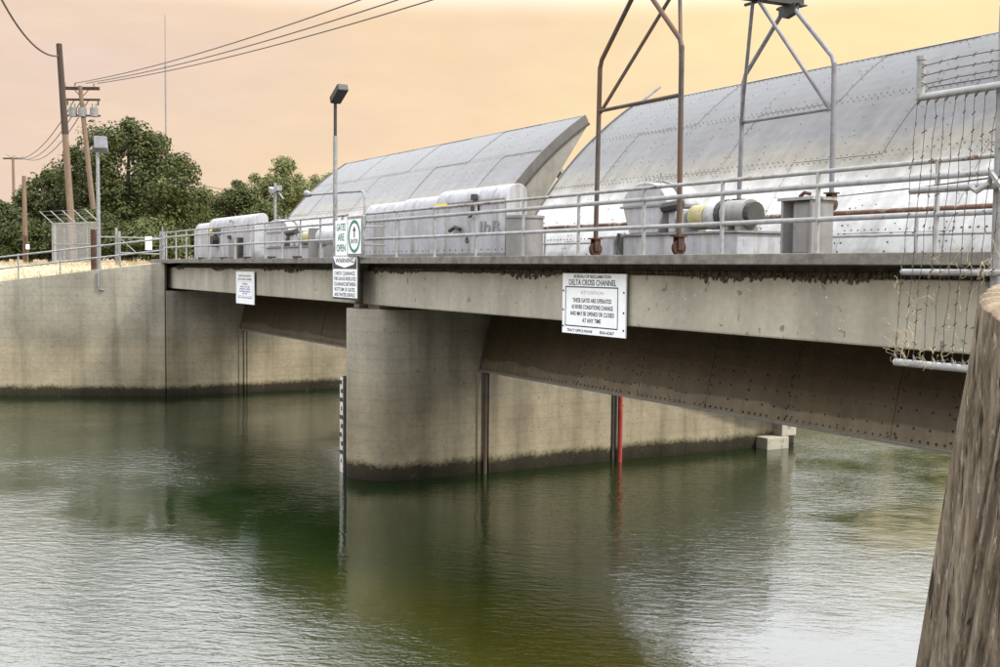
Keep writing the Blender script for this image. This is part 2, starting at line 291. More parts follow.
# ------------------------------------------------------------------ mesh building helpers
def tag(o, label=None, cat=None, group=None, kind=None):
    if label: o['label'] = label
    if cat: o['category'] = cat
    if group: o['group'] = group
    if kind: o['kind'] = kind
    return o
def thing(name, loc, label, cat, group=None):
    o = bpy.data.objects.new(name, None); o.location = loc; o.empty_display_size = 0.2; col.objects.link(o)
    return tag(o, label, cat, group)
def world_loc(o):
    v = Vector(o.location)
    while o.parent: o = o.parent; v += Vector(o.location)
    return v
class MB:
    def __init__(s): s.v = []; s.f = []
    def add(s, vs, fs):
        k = len(s.v); s.v += [tuple(v) for v in vs]; s.f += [tuple(i+k for i in f) for f in fs]; return s
    def box(s, x0, x1, y0, y1, z0, z1):
        return s.add([(x0,y0,z0),(x1,y0,z0),(x1,y1,z0),(x0,y1,z0),(x0,y0,z1),(x1,y0,z1),(x1,y1,z1),(x0,y1,z1)],
                     [(3,2,1,0),(4,5,6,7),(0,1,5,4),(1,2,6,5),(2,3,7,6),(3,0,4,7)])
    def obox(s, c, ax, ay, az):
        c, ax, ay, az = map(Vector, (c, ax, ay, az)); vs = []
        for k in (-1, 1):
            for i, j in ((-1,-1),(1,-1),(1,1),(-1,1)): vs.append(c+ax*i+ay*j+az*k)
        return s.add(vs, [(3,2,1,0),(4,5,6,7),(0,1,5,4),(1,2,6,5),(2,3,7,6),(3,0,4,7)])
    def tube(s, pts, r, n=8, cap=True, r2=None):
        pts = [Vector(p) for p in pts]; m_ = len(pts); vs = []
        up = None
        for i, p in enumerate(pts):
            d = (pts[min(i+1, m_-1)] - pts[max(i-1, 0)]).normalized()
            if up is None: up = d.orthogonal().normalized()
            a = (up - d*up.dot(d)); a = a.normalized() if a.length > 1e-6 else d.orthogonal().normalized()
            up = a; b = d.cross(a)
            rr = r if r2 is None else r+(r2-r)*i/(m_-1)
            for k in range(n):
                t = 2*math.pi*k/n; vs.append(p+a*rr*math.cos(t)+b*rr*math.sin(t))
        fs = [(i*n+k, i*n+(k+1) % n, (i+1)*n+(k+1) % n, (i+1)*n+k) for i in range(m_-1) for k in range(n)]
        if cap: fs += [tuple(range(n-1, -1, -1)), tuple((m_-1)*n+k for k in range(n))]
        return s.add(vs, fs)
    def prism_x(s, prof, x0, x1):                      # profile in (y, z)
        n = len(prof); vs = [(x0, y, z) for y, z in prof]+[(x1, y, z) for y, z in prof]
        fs = [(i, (i+1) % n, n+(i+1) % n, n+i) for i in range(n)]+[tuple(range(n-1, -1, -1)), tuple(range(n, 2*n))]
        return s.add(vs, fs)
    def prism_y(s, prof, y0, y1):                      # profile in (x, z)
        n = len(prof); vs = [(x, y0, z) for x, z in prof]+[(x, y1, z) for x, z in prof]
        fs = [(i, (i+1) % n, n+(i+1) % n, n+i) for i in range(n)]+[tuple(range(n-1, -1, -1)), tuple(range(n, 2*n))]
        return s.add(vs, fs)
    def prism_z(s, prof, z0, z1):
        n = len(prof); vs = [(x, y, z0) for x, y in prof]+[(x, y, z1) for x, y in prof]
        fs = [(i, (i+1) % n, n+(i+1) % n, n+i) for i in range(n)]+[tuple(range(n-1, -1, -1)), tuple(range(n, 2*n))]
        return s.add(vs, fs)
    def build(s, name, mat, parent=None, smooth=False, bevel=0, origin=None):
        o0 = world_loc(parent) if parent else Vector(origin or (0, 0, 0))
        me = bpy.data.meshes.new(name)
        me.from_pydata([(v[0]-o0.x, v[1]-o0.y, v[2]-o0.z) for v in s.v], [], s.f); me.update()
        bm = bmesh.new(); bm.from_mesh(me); bmesh.ops.recalc_face_normals(bm, faces=bm.faces); bm.to_mesh(me); bm.free()
        me.materials.append(M[mat] if isinstance(mat, str) else mat)
        if smooth:
            me.shade_smooth() if hasattr(me, 'shade_smooth') else [setattr(p, 'use_smooth', True) for p in me.polygons]
            try: me.set_sharp_from_angle(angle=R_(40))
            except Exception: pass
        o = bpy.data.objects.new(name, me); col.objects.link(o)
        if parent: o.parent = parent
        else: o.location = o0
        if bevel:
            b = o.modifiers.new('bevel', 'BEVEL'); b.width = bevel; b.segments = 2; b.limit_method = 'ANGLE'; b.angle_limit = R_(35)
        return o
def tube(name, pts, r, mat, parent=None, n=8, r2=None, origin=None):
    return MB().tube(pts, r, n, True, r2).build(name, mat, parent, True, 0, origin)
def box(name, b, mat, parent=None, bevel=0.0):
    return MB().box(*b).build(name, mat, parent, False, bevel)
_dg = None
def text(parent, s, xc, y, z0, w, h, mat, name='lettering', shear=0.0):
    """one line of print on a sign facing -Y: centred on xc, baseline z0, w wide, h tall"""
    cu = bpy.data.curves.new('txt', 'FONT'); cu.body = s; cu.extrude = 0.001; cu.resolution_u = 3; cu.offset = 0.014
    to = bpy.data.objects.new('txt', cu); col.objects.link(to)
    dg = bpy.context.evaluated_depsgraph_get(); me = bpy.data.meshes.new_from_object(to.evaluated_get(dg))
    bpy.data.objects.remove(to); bpy.data.curves.remove(cu)
    xs = [v.co.x for v in me.vertices]; ys = [v.co.y for v in me.vertices]
    x0, x1, y0, y1 = min(xs), max(xs), min(ys), max(ys); o0 = world_loc(parent)
    for v in me.vertices:
        u = (v.co.x-x0)/(x1-x0)-0.5; t = (v.co.y-y0)/(y1-y0)
        v.co = Vector((xc+u*w+shear*t*h, y-v.co.z*1.0, z0+t*h)) - o0
    me.materials.clear(); me.materials.append(M[mat]); me.name = name
    o = bpy.data.objects.new(name, me); col.objects.link(o); o.parent = parent; o['kind'] = 'stuff'
    return o
def copy_tree(o, parent=None, delta=None):
    c = o.copy(); col.objects.link(c); c.parent = parent
    if delta is not None: c.location = Vector(c.location)+Vector(delta)
    for ch in list(o.children): copy_tree(ch, c)
    return c

# ------------------------------------------------------------------ water, banks
XL, PL, PR, XR = -47.55, -28.3, -26.1, -7.75          # left abutment, pier left/right faces, right abutment
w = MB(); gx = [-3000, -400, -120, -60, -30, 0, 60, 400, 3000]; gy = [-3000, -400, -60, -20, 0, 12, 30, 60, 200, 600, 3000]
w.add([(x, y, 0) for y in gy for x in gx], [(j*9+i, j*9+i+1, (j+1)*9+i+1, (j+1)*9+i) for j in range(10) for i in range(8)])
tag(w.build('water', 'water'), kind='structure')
WL = [(XL, 11.2), (-50.55, 5.18), (-55.8, -5.7), (-61.0, -16.5)]     # left wing wall line and top heights
def wall_x(Y):
    if Y >= 11.2: return XL
    return XL + (Y-11.2)*0.4834
def wall_top(Y):
    return 5.62 - max(0, 11.2-Y)*0.141 if Y > -12 else 2.35
def ground_z(d, Y):
    t = min(1, d/9.0); t = t*t*(3-2*t)
    base = wall_top(Y)-0.06
    bump_ = 0.06*math.sin(d*0.9+Y*0.5)+0.05*math.sin(d*0.37-Y*0.81)
    return base*(1-t)+5.5*t+bump_*min(1, d/3)
ds = [0.25, 1, 2, 3, 4.5, 6, 8, 10, 13, 16, 20, 26, 34, 45, 70, 150, 500, 3000]
ys = [-500, -120, -50, -25, -16, -12] + list(range(-10, 12, 1)) + [11.2, 12, 13, 14.5, 16, 18, 20, 24, 30, 40, 60, 100, 200, 600, 3000]
g = MB(); nd = len(ds)
g.add([(wall_x(max(y, -60))-d, y, ground_z(d, y)) for y in ys for d in ds], [(j*nd+i, j*nd+i+1, (j+1)*nd+i+1, (j+1)*nd+i) for j in range(len(ys)-1) for i in range(nd-1)])
tag(g.build('ground', 'ground', None, True), kind='structure')
# right bank where the photographer stands
def rwall_x(Y): return XR + (11.2-Y)*1.0 if Y < 11.2 else XR
g = MB(); ys2 = [-500, -100, -30, -10, -4, 0, 3, 5, 7, 9, 11.2, 14, 20, 40, 100, 600, 3000]; ds2 = [0.3, 1, 3, 6, 12, 30, 100, 3000]
def rg(d, y): return 3.75 if y < 5 else min(5.5, 3.75+(y-5)*0.28)
g.add([(rwall_x(max(y, 5.2))+d+(0.0 if y > 5.2 else 0.35*(5.2-max(y, -10))), y, rg(d, y)) for y in ys2 for d in ds2], [(j*8+i, j*8+i+1, (j+1)*8+i+1, (j+1)*8+i) for j in range(len(ys2)-1) for i in range(7)])
tag(g.build('right_bank_ground', 'ground', None, True), kind='structure')

sk = MB(); yy = [24.5, 40, 80, 200, 600, 3000]
for x0_, x1_ in ((XL-0.3, XL+2.6), (XR+0.35, XR-2.6)):
    sk.add([p for y in yy for p in ((x0_, y, 5.5), (x1_, y, -1.0))], [(2*i, 2*i+1, 2*i+3, 2*i+2) for i in range(5)])
tag(sk.build('channel_bank', 'bank_earth'), kind='structure')
# dry grass along the top of the left wall
gb = MB()
for i in range(15000):
    d = random.random()**1.3*16+0.15; Y = random.uniform(1, 17)
    if Y > 10.6 and d < 3.4 and Y < 15.5: continue
    x = wall_x(Y)-d; z = ground_z(d, Y)-0.02; h = random.uniform(0.04, 0.20)*(1.0 if random.random() < .85 else 1.8); a = random.random()*6.28
    lx, ly = random.gauss(0, 0.08), random.gauss(0, 0.08); wd = 0.012
    gb.add([(x-math.cos(a)*wd, Y-math.sin(a)*wd, z), (x+math.cos(a)*wd, Y+math.sin(a)*wd, z), (x+lx, Y+ly, z+h)], [(0, 1, 2)])
tag(gb.build('dry_grass', 'grass'), 'short straw coloured dry grass on the bank behind the left wall', 'grass', kind='stuff')

# ------------------------------------------------------------------ left abutment and wing wall
t = thing('concrete_abutment', (XL, 16, 0), 'left abutment wall of stained concrete under the far end of the bridge', 'abutment')
box('wall', (XL-2.2, XL, 11.23, 24.5, -2, 4.42), 'wall', t, 0.02)
box('bridge_seat', (XL-2.2, XL-1.35, 11.24, 15.3, 4.42, 5.55), 'wall', t, 0.02)
box('upper_wall', (XL-2.2, XL-0.002, 15.33, 24.5, 4.42, 5.55), 'wall', t, 0.02)
g_ = MB().tube([(XL+0.06, 14.55, -0.3), (XL+0.06, 14.55, 2.75)], 0.055, 8).box(XL, XL+0.05, 14.30, 14.46, -0.3, 2.9).box(XL, XL+0.04, 14.66, 14.8, -0.3, 2.9)
g_.build('gate_guide', 'wall', t)
t = thing('wing_wall', (XL, 11.2, 0), 'weathered grey concrete wing wall sloping down from the far bridge end', 'wall')
wd_ = Vector((WL[1][0]-WL[0][0], WL[1][1]-WL[0][1], 0)).normalized(); wn = Vector((wd_.y, -wd_.x, 0))
if wn.x > 0: wn = -wn
def wing_panel(s0, s1):
    a = Vector((XL, 11.2, 0))+wd_*s0; b = Vector((XL, 11.2, 0))+wd_*s1
    za, zb = wall_top(a.y), wall_top(b.y); v = []
    for p, zt in ((a, za), (b, zb)):
        q = p+wn*0.45; v += [(p.x, p.y, -2), (p.x, p.y, zt), (q.x, q.y, zt), (q.x, q.y, -2)]
    return MB().add(v, [(0,1,2,3),(7,6,5,4),(0,4,5,1),(1,5,6,2),(2,6,7,3),(3,7,4,0)]).build('wall_panel', 'wall', t, False, 0.02)
wing_panel(0.03, 12.0); wing_panel(12.03, 26.0)
# small conduit with an elbow on the wing wall face
p = Vector((XL, 11.2, 0))+wd_*2.72 - wn*0.05
tag(tube('wall_conduit', [(p.x, p.y, 5.2), (p.x, p.y, 4.47), tuple(Vector((p.x, p.y, 4.44))-wd_*0.22)], 0.04, 'galv', None, 8, None, (p.x, p.y, 4.44)),
    'short galvanised pipe with an elbow on the wing wall face', 'pipe')
# right abutment (carries the near end of the bridge)
t = thing('concrete_abutment', (XR, 16, 0), 'right abutment wall of concrete carrying the near end of the bridge', 'abutment')
box('wall', (XR, XR+2.2, 11.23, 24.5, -2, 4.42), 'wall', t, 0.02)
box('bridge_seat', (XR+1.4, XR+2.2, 11.24, 24.5, 4.42, 5.5), 'wall', t, 0.02)
v = MB(); v.prism_z([(XR, 11.2), (XR+5.9, 5.3), (XR+6.3, 5.6), (XR+0.5, 11.5)], -2, 3.9); v.build('wing', 'wall', t, False, 0.02)

# ------------------------------------------------------------------ pier
PCX = (PL+PR)/2; PW = (PR-PL)/2
t = thing('concrete_pier', (PCX, 12.5, 0), 'round nosed concrete pier standing in the water between the two gates', 'pier')
prof = [(PCX+PW*math.cos(a), 12.3+1.2*math.sin(a)) for a in [math.pi+math.pi*k/24 for k in range(25)]] + [(PCX+PW*math.cos(a), 25.2+1.3*math.sin(a)) for a in [math.pi*k/16 for k in range(17)]]
MB().prism_z(prof, -2, 4.42).build('body', 'wall', t, True, 0.025)
box('rear_block', (PL+0.25, PR-0.25, 13.6, 25.2, 4.42, 5.5), 'wall', t, 0.02)
for x0, x1 in ((-28.15, -27.8), (-27.2, -26.5)):
    box('bearing_block', (x0, x1, 11.62, 12.5, 4.42, 4.525), 'girder', t, 0.01)
for sx, nm in ((PR, 1), (PL, -1)):
    b = MB(); e = 0.05*nm
    b.box(min(sx, sx+e), max(sx, sx+e), 14.30, 14.40, -0.3, 2.75).box(min(sx, sx+e), max(sx, sx+e), 14.64, 14.72, -0.3, 2.75)
    b.build('gate_guide', 'wall', t)
    tube('guide_pipe', [(sx+0.07*nm, 14.52, -0.3), (sx+0.07*nm, 14.52, 2.72)], 0.05, 'gantry', t)
    box('trunnion_block', (min(sx, sx+0.5*nm), max(sx, sx+0.5*nm), 24.2, 25.1, -1, 0.36), 'girder', t, 0.02)
    box('trunnion_block', (min(sx, sx+0.4*nm), max(sx, sx+0.4*nm), 24.9, 25.5, 0.364, 1.2), 'girder', t, 0.02)
# red pole on the pier side
rp = thing('red_pole', (PR+0.1, 18.9, 0), 'red painted steel pole standing out of the water beside the pier', 'pole')
tube('shaft', [(PR+0.13, 18.9, -0.4), (PR+0.13, 18.9, 2.3)], 0.07, 'red', rp, 12)
box('backing_angle', (PR+0.002, PR+0.05, 18.70, 18.80, -0.4, 2.3), 'dark', rp)
# staff gauge on the pier nose
pg = on_y(347, 470, 11.36); gx0 = -28.02
sgz0 = -0.15
sg = thing('staff_gauge', (gx0, 11.25, 0), 'tall narrow white and black staff gauge fixed to the pier nose', 'gauge')
box('gauge_board', (gx0-0.11, gx0+0.11, 11.21, 11.25, sgz0, 2.55), 'gauge_white', sg)
box('gauge_backing', (gx0+0.132, gx0+0.22, 11.20, 11.65, sgz0, 2.6), 'dark', sg)
z = 0.25; k = 0
while z < 2.4:
    box('black_mark', (gx0-0.105 if k % 2 else gx0-0.02, gx0+0.105 if k % 3 else gx0+0.04, 11.206, 11.2095, z, z+0.11), 'sign_black', sg); z += 0.235; k += 1

# ------------------------------------------------------------------ bridge
br = thing('road_bridge', (-28, 13, 4.5), 'long low concrete girder bridge carrying the gate deck over the channel', 'bridge')
DZ = 5.74
for x0, x1 in ((XL-2.0, -27.72), (-27.70, XR+2.2)):
    box('deck_slab', (x0, x1, 11.32, 15.25, 5.58, DZ-0.004), 'kerb', br)
    box('deck_edge', (x0, x1, 11.05, 11.315, 5.585, DZ), 'kerb', br, 0.012)
for x0, x1 in ((XL-1.2, -27.75), (-27.25, XR+1.2)):
    for k, yy in enumerate((11.5, 12.9, 14.3)):
        box('girder', (x0, x1, yy, yy+0.42, 4.525, 5.41), 'girder', br, 0.03)
    box('haunch', (x0, x1, 11.85, 15.0, 5.41, 5.578), 'kerb', br)
    box('end_diaphragm', (x0+0.02, x0+0.3, 11.93, 14.3, 4.6, 5.40), 'girder', br)
    box('end_diaphragm', (x1-0.3, x1-0.02, 11.93, 14.3, 4.6, 5.40), 'girder', br)
# swallow mud and dirt crust under the deck edge
mud = MB()
def lump(c, r, sz):
    n = 6; vs = []; ph = random.random()
    for i, (zz_, rr) in enumerate(((0.5, 0.55), (0.0, 1.0), (-0.6, 0.7))):
        for k in range(n):
            a = 6.283*k/n+ph; q = r*rr*random.uniform(0.7, 1.25); vs.append((c[0]+q*math.cos(a), c[1]+q*math.sin(a)*0.8, c[2]+zz_*sz))
    vs += [(c[0], c[1], c[2]+0.8*sz), (c[0]+random.gauss(0, .01), c[1], c[2]-sz*1.1)]
    fs = [(i*n+k, i*n+(k+1) % n, (i+1)*n+(k+1) % n, (i+1)*n+k) for i in range(2) for k in range(n)] + [(18, (k+1) % n, k) for k in range(n)] + [(19, 12+k, 12+(k+1) % n) for k in range(n)]
    mud.add(vs, [f[::-1] for f in fs])
def dens(x): return 0.5+0.5*math.sin(x*0.9)+0.35*math.sin(x*2.3+1)
x = XL+0.8
while x < XR:
    if not (-28.4 < x < -26.6):
        d = max(0.12, dens(x))
        for k in range(2+int(d*4.5)):
            zz = 5.47-random.random()**2.2*0.12*d
            lump((x+random.uniform(-.06, .06), 11.485+random.uniform(-0.01, 0.05), zz), random.uniform(0.015, 0.042), random.uniform(0.025, 0.07))
    x += 0.055
tag(mud.build('mud_crust', 'mud', br), 'dark crust of dried mud under the deck edge', kind='stuff')
for x in (-41.6, -38.7, -36.0, -33.5, -31.2):
    box('deck_clip', (x-0.16, x+0.16, 11.02, 11.2, DZ+0.002, DZ+0.06), 'black', br, 0.01)

# ------------------------------------------------------------------ radial gates
GC = (25.22, 0.86); GR = 11.05; A0, A1 = 169.9, 123.2
def gp(a, r=GR): return (GC[0]+r*math.cos(R_(a)), GC[1]+r*math.sin(R_(a)))
NCOL, NROW = 8, 5
def make_gate(x0, x1, label, visible_end):
    g = thing('radial_gate', ((x0+x1)/2, GC[0], GC[1]), label, 'gate', 'raised radial gates')
    ox = (x0+x1)/2; pw = (x1-x0)/NCOL; da = (A0-A1)/NROW
    # one plate, shared by every course and column
    seg = 6; vs = []; hw = pw/2-0.0015; ha = da/2-0.008
    for r in (GR, GR-0.012):
        for i in range(seg+1):
            a = R_(180-ha+2*ha*i/seg)
            for sx in (-1, 1): vs.append((sx*hw, r*math.cos(a), r*math.sin(a)))
    o = 2*(seg+1); fs = []
    for i in range(seg): fs += [(2*i, 2*i+1, 2*i+3, 2*i+2), (o+2*i+2, o+2*i+3, o+2*i+1, o+2*i), (2*i, 2*i+2, o+2*i+2, o+2*i), (2*i+3, 2*i+1, o+2*i+1, o+2*i+3)]
    fs += [(1, 0, o, o+1), (2*seg, 2*seg+1, o+2*seg+1, o+2*seg)]
    me = bpy.data.meshes.new('skin_plate'); me.from_pydata(vs, [], fs); me.update()
    bm = bmesh.new(); bm.from_mesh(me); bmesh.ops.recalc_face_normals(bm, faces=bm.faces); bm.to_mesh(me); bm.free()
    me.materials.append(M['gate'])
    rnd = random.Random(3)
    for j in range(NROW):
        for i in range(NCOL):
            p = bpy.data.objects.new('skin_plate', me); col.objects.link(p); p.parent = g
            pr = 0.010 if (i+j) % 2 else 0.0
            p.location = (-(x1-x0)/2+pw*(i+0.5), rnd.uniform(-0.003, 0.003)-pr*0.6, pr*0.4)
            p.rotation_euler = (R_(A0-da*(j+0.5)-180), 0, 0)
    # backing skin behind the joints
    n = 26; prof = [gp(A0+(A1-A0)*i/n, GR-0.02) for i in range(n+1)]+[gp(A1-(A1-A0)*i/n, GR-0.035) for i in range(n+1)]
    MB().prism_x(prof, x0+0.02, x1-0.02).build('backing_skin', 'gate_edge', g)
    # rivets along plate seams and the ribs behind
    rv = MB()
    def rivet(x, a, r=0.025):
        if a < 148: r *= 0.62
        elif a > 155: r *= 1.15
        y, z = gp(a, GR+0.006); nrm = Vector((0, math.cos(R_(a)), math.sin(R_(a)))); tx = Vector((1, 0, 0)); ty = nrm.cross(tx); c = Vector((x, y, z))
        vs = [c+(tx*math.cos(k*1.2566)+ty*math.sin(k*1.2566))*r for k in range(5)]+[c+nrm*0.016]
        rv.add(vs, [(k, (k+1) % 5, 5) for k in range(5)])
    for j in range(NROW+1):
        a = A0-da*j
        for off in (-0.32, 0.32):
            if (j == 0 and off > 0) or (j == NROW and off < 0): continue
            x = x0+0.08
            while x < x1-0.05:
                if rnd.random() < 0.93: rivet(x, a+off)
                x += 0.155
        if j < NROW:
            for sub in ((0.14, 0.3, 0.45, 0.6, 0.75, 0.88) if j < 1 else (0.33, 0.67)):
                x = x0+0.08
                while x < x1-0.05:
                    if rnd.random() < (0.85 if a-da*sub > 150 else 0.25): rivet(x, a-da*sub, 0.021)
                    x += 0.31
    for i in range(NCOL*2+1):
        xx = x0+pw*i/2
        offs = (-0.07, 0.07) if i % 2 == 0 else (0.0,)
        for of in offs:
            if not x0 < xx+of < x1: continue
            a = A0-0.6
            while a > A1+0.3:
                if rnd.random() < (0.9 if a > 150 else 0.45): rivet(xx+of, a, 0.022)
                a -= 0.95
    tag(rv.build('rivets', 'rivet', g), 'rows of small rivets', kind='stuff')
    # lower lip, ends, beams and arms
    prof = [gp(A0+0.05, GR+0.012), gp(A0+0.05, GR-0.28), gp(A0-0.35, GR-0.28), gp(A0-0.3, GR-0.036), gp(A0+0.02, GR-0.036)]
    MB().prism_x([gp(A0+0.25, GR+0.02), gp(A0+0.25, GR-0.30), gp(A0+0.02, GR-0.30), gp(A0+0.02, GR+0.02)], x0, x1).build('bottom_lip', 'gate_edge', g)
    MB().prism_x([gp(A1-0.02, GR+0.015), gp(A1-0.02, GR-0.16), gp(A1-0.2, GR-0.16), gp(A1-0.2, GR+0.015)], x0, x1).build('top_edge_bar', 'gate_edge', g)
    for xe, s in ((x0, 1), (x1, -1)):
        def band(r0, r1, xa, xb, nm, mat, aa=A0, ab=A1):
            pr = [gp(aa+(ab-aa)*i/n, r0) for i in range(n+1)]+[gp(ab-(ab-aa)*i/n, r1) for i in range(n+1)]
            return MB().prism_x(pr, min(xa, xb), max(xa, xb)).build(nm, mat, g)
        band(GR+0.03, GR-0.24, xe-0.03*s, xe+0.02*s, 'end_flange', 'gate_flange')
        band(GR-0.243, GR-0.30, xe-0.05*s, xe+0.02*s, 'side_seal', 'dark', A0-2, A1)
        # deep side web behind the skin, straight inner edge
        lo, hi = 152.0, A1+0.6
        pr = [gp(lo+(hi-lo)*i/n, GR-0.303) for i in range(n+1)]+[(17.7, 7.5), (16.65, 5.6)]
        MB().prism_x(pr, min(xe, xe+0.02*s), max(xe, xe+0.02*s)).build('side_web', 'gate_edge', g)
        for aa in (162.0, 147.0, 132.0):
            y, z = gp(aa, GR-0.32); MB().tube([(xe+0.25*s, y, z), (xe+0.25*s, GC[0]-0.3, GC[1]+0.25)], 0.14, 6).build('arm', 'gate_edge', g)
    for aa in (164.0, 148.0, 131.0):
        y, z = gp(aa, GR-0.42); nrm = Vector((0, math.cos(R_(aa)), math.sin(R_(aa)))); tg = Vector((0, -nrm.z, nrm.y))
        MB().obox(((x0+x1)/2, y, z), ((x1-x0)/2-0.05, 0, 0), nrm*0.32, tg*0.16).build('cross_beam', 'gate_edge', g)
    for i in range(1, NCOL):
        xx = x0+pw*i
        pr = [gp(A0-1+(A1-A0+2)*k/n, GR-0.04) for k in range(n+1)]+[gp(A1+1-(A1-A0+2)*k/n, GR-0.2) for k in range(n+1)]
        MB().prism_x(pr, xx-0.012, xx+0.012).build('rib', 'gate_edge', g)
    return g
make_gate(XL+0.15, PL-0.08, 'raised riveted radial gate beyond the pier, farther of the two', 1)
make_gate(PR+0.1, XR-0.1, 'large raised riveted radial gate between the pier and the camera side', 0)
tp = on_x(660, 92, PR+0.6)
tag(tube('gate_top_rod', [on_x(637, 105, -22.5), on_x(660, 87, -22.5)], 0.03, 'gantry_grey', None, 6, None, tuple(on_x(637, 105, -22.5))),
    'thin pale rod sticking up from the top edge of the nearer gate', 'rod')

# ------------------------------------------------------------------ railings
def railing(name, x0, x1, y, zb, posts, rails, label, mats, cat='railing'):
    r = thing(name, ((x0+x1)/2, y, zb), label, cat)
    for i, px in enumerate(posts):
        p_ = thing_post = tube('post', [(px, y, zb), (px, y, rails[0][0]+0.0)], 0.032, mats[0], r, 10)
        MB().box(px-0.07, px+0.07, y-0.07, y+0.07, zb+0.001, zb+0.014).build('base_plate', mats[0], p_)
    for zr, rr, mt in rails:
        tube('rail', [(x0, y, zr), (x1, y, zr)], rr, mt, r, 10)
    return r
fy = 11.5
postsR = [-27.15, -25.17]+[-23.08+1.965*i for i in range(9)]
railing('pipe_railing', -27.2, -6.6, fy, DZ, postsR, [(6.86, 0.032, 'rail_rusty'), (6.67, 0.04, 'rail'), (6.21, 0.036, 'rail')], 'front pipe railing of the near span, four bars of weathered grey pipe', ('rail',))
postsL = [-48.6+1.66*i for i in range(13)]
railing('pipe_railing', -48.7, -28.3, fy, DZ, postsL, [(6.88, 0.03, 'rail_rusty'), (6.68, 0.036, 'rail'), (6.24, 0.034, 'rail')], 'front pipe railing of the far span, left of the gates open sign', ('rail',))
ry = 15.18
for x0, x1, lab in ((-26.9, -6.6, 'low rear railing with a rusty brown top rail before the near gate'), (-48.7, -28.3, 'low rear railing with a rusty top rail before the farther gate')):
    railing('rear_railing', x0, x1, ry, DZ, [x0+0.4+2.3*i for i in range(int((x1-x0)/2.3)+1) if x0+0.4+2.3*i < x1], [(6.53, 0.042, 'rail_brown'), (6.12, 0.026, 'rail')], lab, ('rail',))
# bank railing along the wing wall
r = thing('bank_railing', (XL, 11.2, 5.6), 'two bar galvanised pipe railing along the top of the wing wall', 'railing')
def wp(s, dz): q = Vector((XL, 11.2, 0))+wd_*s+wn*0.2; return (q.x, q.y, wall_top(q.y)+dz)
for s in (0.15, 1.9, 2.75, 4.35, 6.05, 7.9, 9.8, 11.7, 13.6, 15.5):
    tube('post', [wp(s, 0), wp(s, 1.05 if s > 0.2 else 1.5)], 0.032, 'galv', r, 8)
for dz in (0.98, 0.5):
    tube('rail', [wp(s, dz) for s in (0.1, 4, 8, 12, 16)], 0.036, 'galv', r, 8)

# ------------------------------------------------------------------ hoist housings and machines on the deck
def hood_profile(yf, yb, z0, zk, zt, r=0.30):
    pr = [(yf, z0), (yf, zk)]
    for k in range(1, 9):
        a = math.pi - (math.pi/2)*k/8; pr.append((yf+r+r*math.cos(a), zk+(zt-zk)*math.sin(a)))
    pr += [(yb-0.2, zt)]
    for k in range(1, 5):
        a = math.pi/2-(math.pi/2)*k/4; pr.append((yb-0.2+0.2*math.cos(a), zt-0.2+0.2*math.sin(a)))
    return pr+[(yb, z0)]
def hood(parent, x0, x1, yf=13.0, zk=6.95, zt=7.42, mat='white', name='hood_section'):
    o = MB().prism_x(hood_profile(yf, yf+0.56, DZ+0.06, zk, zt), x0, x1).build(name, mat, parent, True, 0.015)
    pr_ = hood_profile(yf, yf+0.56, DZ+0.06, zk, zt); k_ = max(2, int((x1-x0)/1.25))
    for q in range(1, k_):
        xx = x0+(x1-x0)*q/k_
        outer = [(y-0.006 if i < 5 else y, z+(0.0 if i < 2 else 0.006)) for i, (y, z) in enumerate(pr_)]
        MB().prism_x(outer, xx-0.025, xx+0.025).build('rib_strip', mat, o, True)
    bl = MB()
    xx = x0+0.12
    while xx < x1-0.08:
        for zz in (DZ+0.2, zk-0.08): bl.tube([(xx, yf-0.012, zz), (xx, yf+0.01, zz)], 0.016, 6)
        xx += 0.33
    tag(bl.build('bolts', 'rust', o), 'row of small rusty bolts', kind='stuff')
    box('lower_flange', (x0+0.03, x1-0.03, yf-0.03, yf-0.002, DZ+0.061, DZ+0.12), 'grey_paint', o)
    box('seam_strip', (x1-0.012, x1+0.02, yf-0.025, yf-0.004, DZ+0.06, zk), 'grey_paint', o)
    return o
h = thing('hoist_housing', (-26.5, 13.7, DZ), 'long white hoist housing with rounded hood over the pier, graffiti on its front', 'housing')
box('plinth', (-31.2, -22.3, 12.9, 13.65, DZ, DZ+0.058), 'kerb', h, 0.01)
hood(h, -31.0, -28.37, 13.12, 6.86, 7.34); hood(h, -28.35, -26.02, 13.06, 6.92, 7.38); s3 = hood(h, -26.0, -22.42, 13.0, 7.08, 7.46)
box('yellow_tag', (-26.0, -25.35, 12.97, 12.993, 7.02, 7.12), 'yellow_tag', h)
box('grey_bracket', (-25.3, -22.5, 12.965, 12.995, 7.02, 7.12), 'grey_paint', h)
MB().box(-23.92, -23.76, 12.88, 12.995, 7.12, 7.27).box(-23.98, -23.68, 12.91, 12.995, 6.86, 7.08).tube([(-23.85, 12.92, 6.86), (-23.98, 12.92, 6.74), (-24.1, 12.93, 6.73)], 0.03, 6).build('switch_box', 'black', h, False, 0.01)
MB().tube([(-25.05, 12.9, 6.42), (-24.75, 12.9, 6.50), (-24.5, 12.9, 6.44)], 0.05, 8).build('cable_gland', 'dark', h)
text(h, 'JhR', -23.2, 12.985, 6.27, 1.15, 0.34, 'graffiti', 'graffiti', 0.1)
text(h, '6', -24.3, 12.985, 6.10, 0.18, 0.2, 'sign_black', 'stencil_number', 0.1)
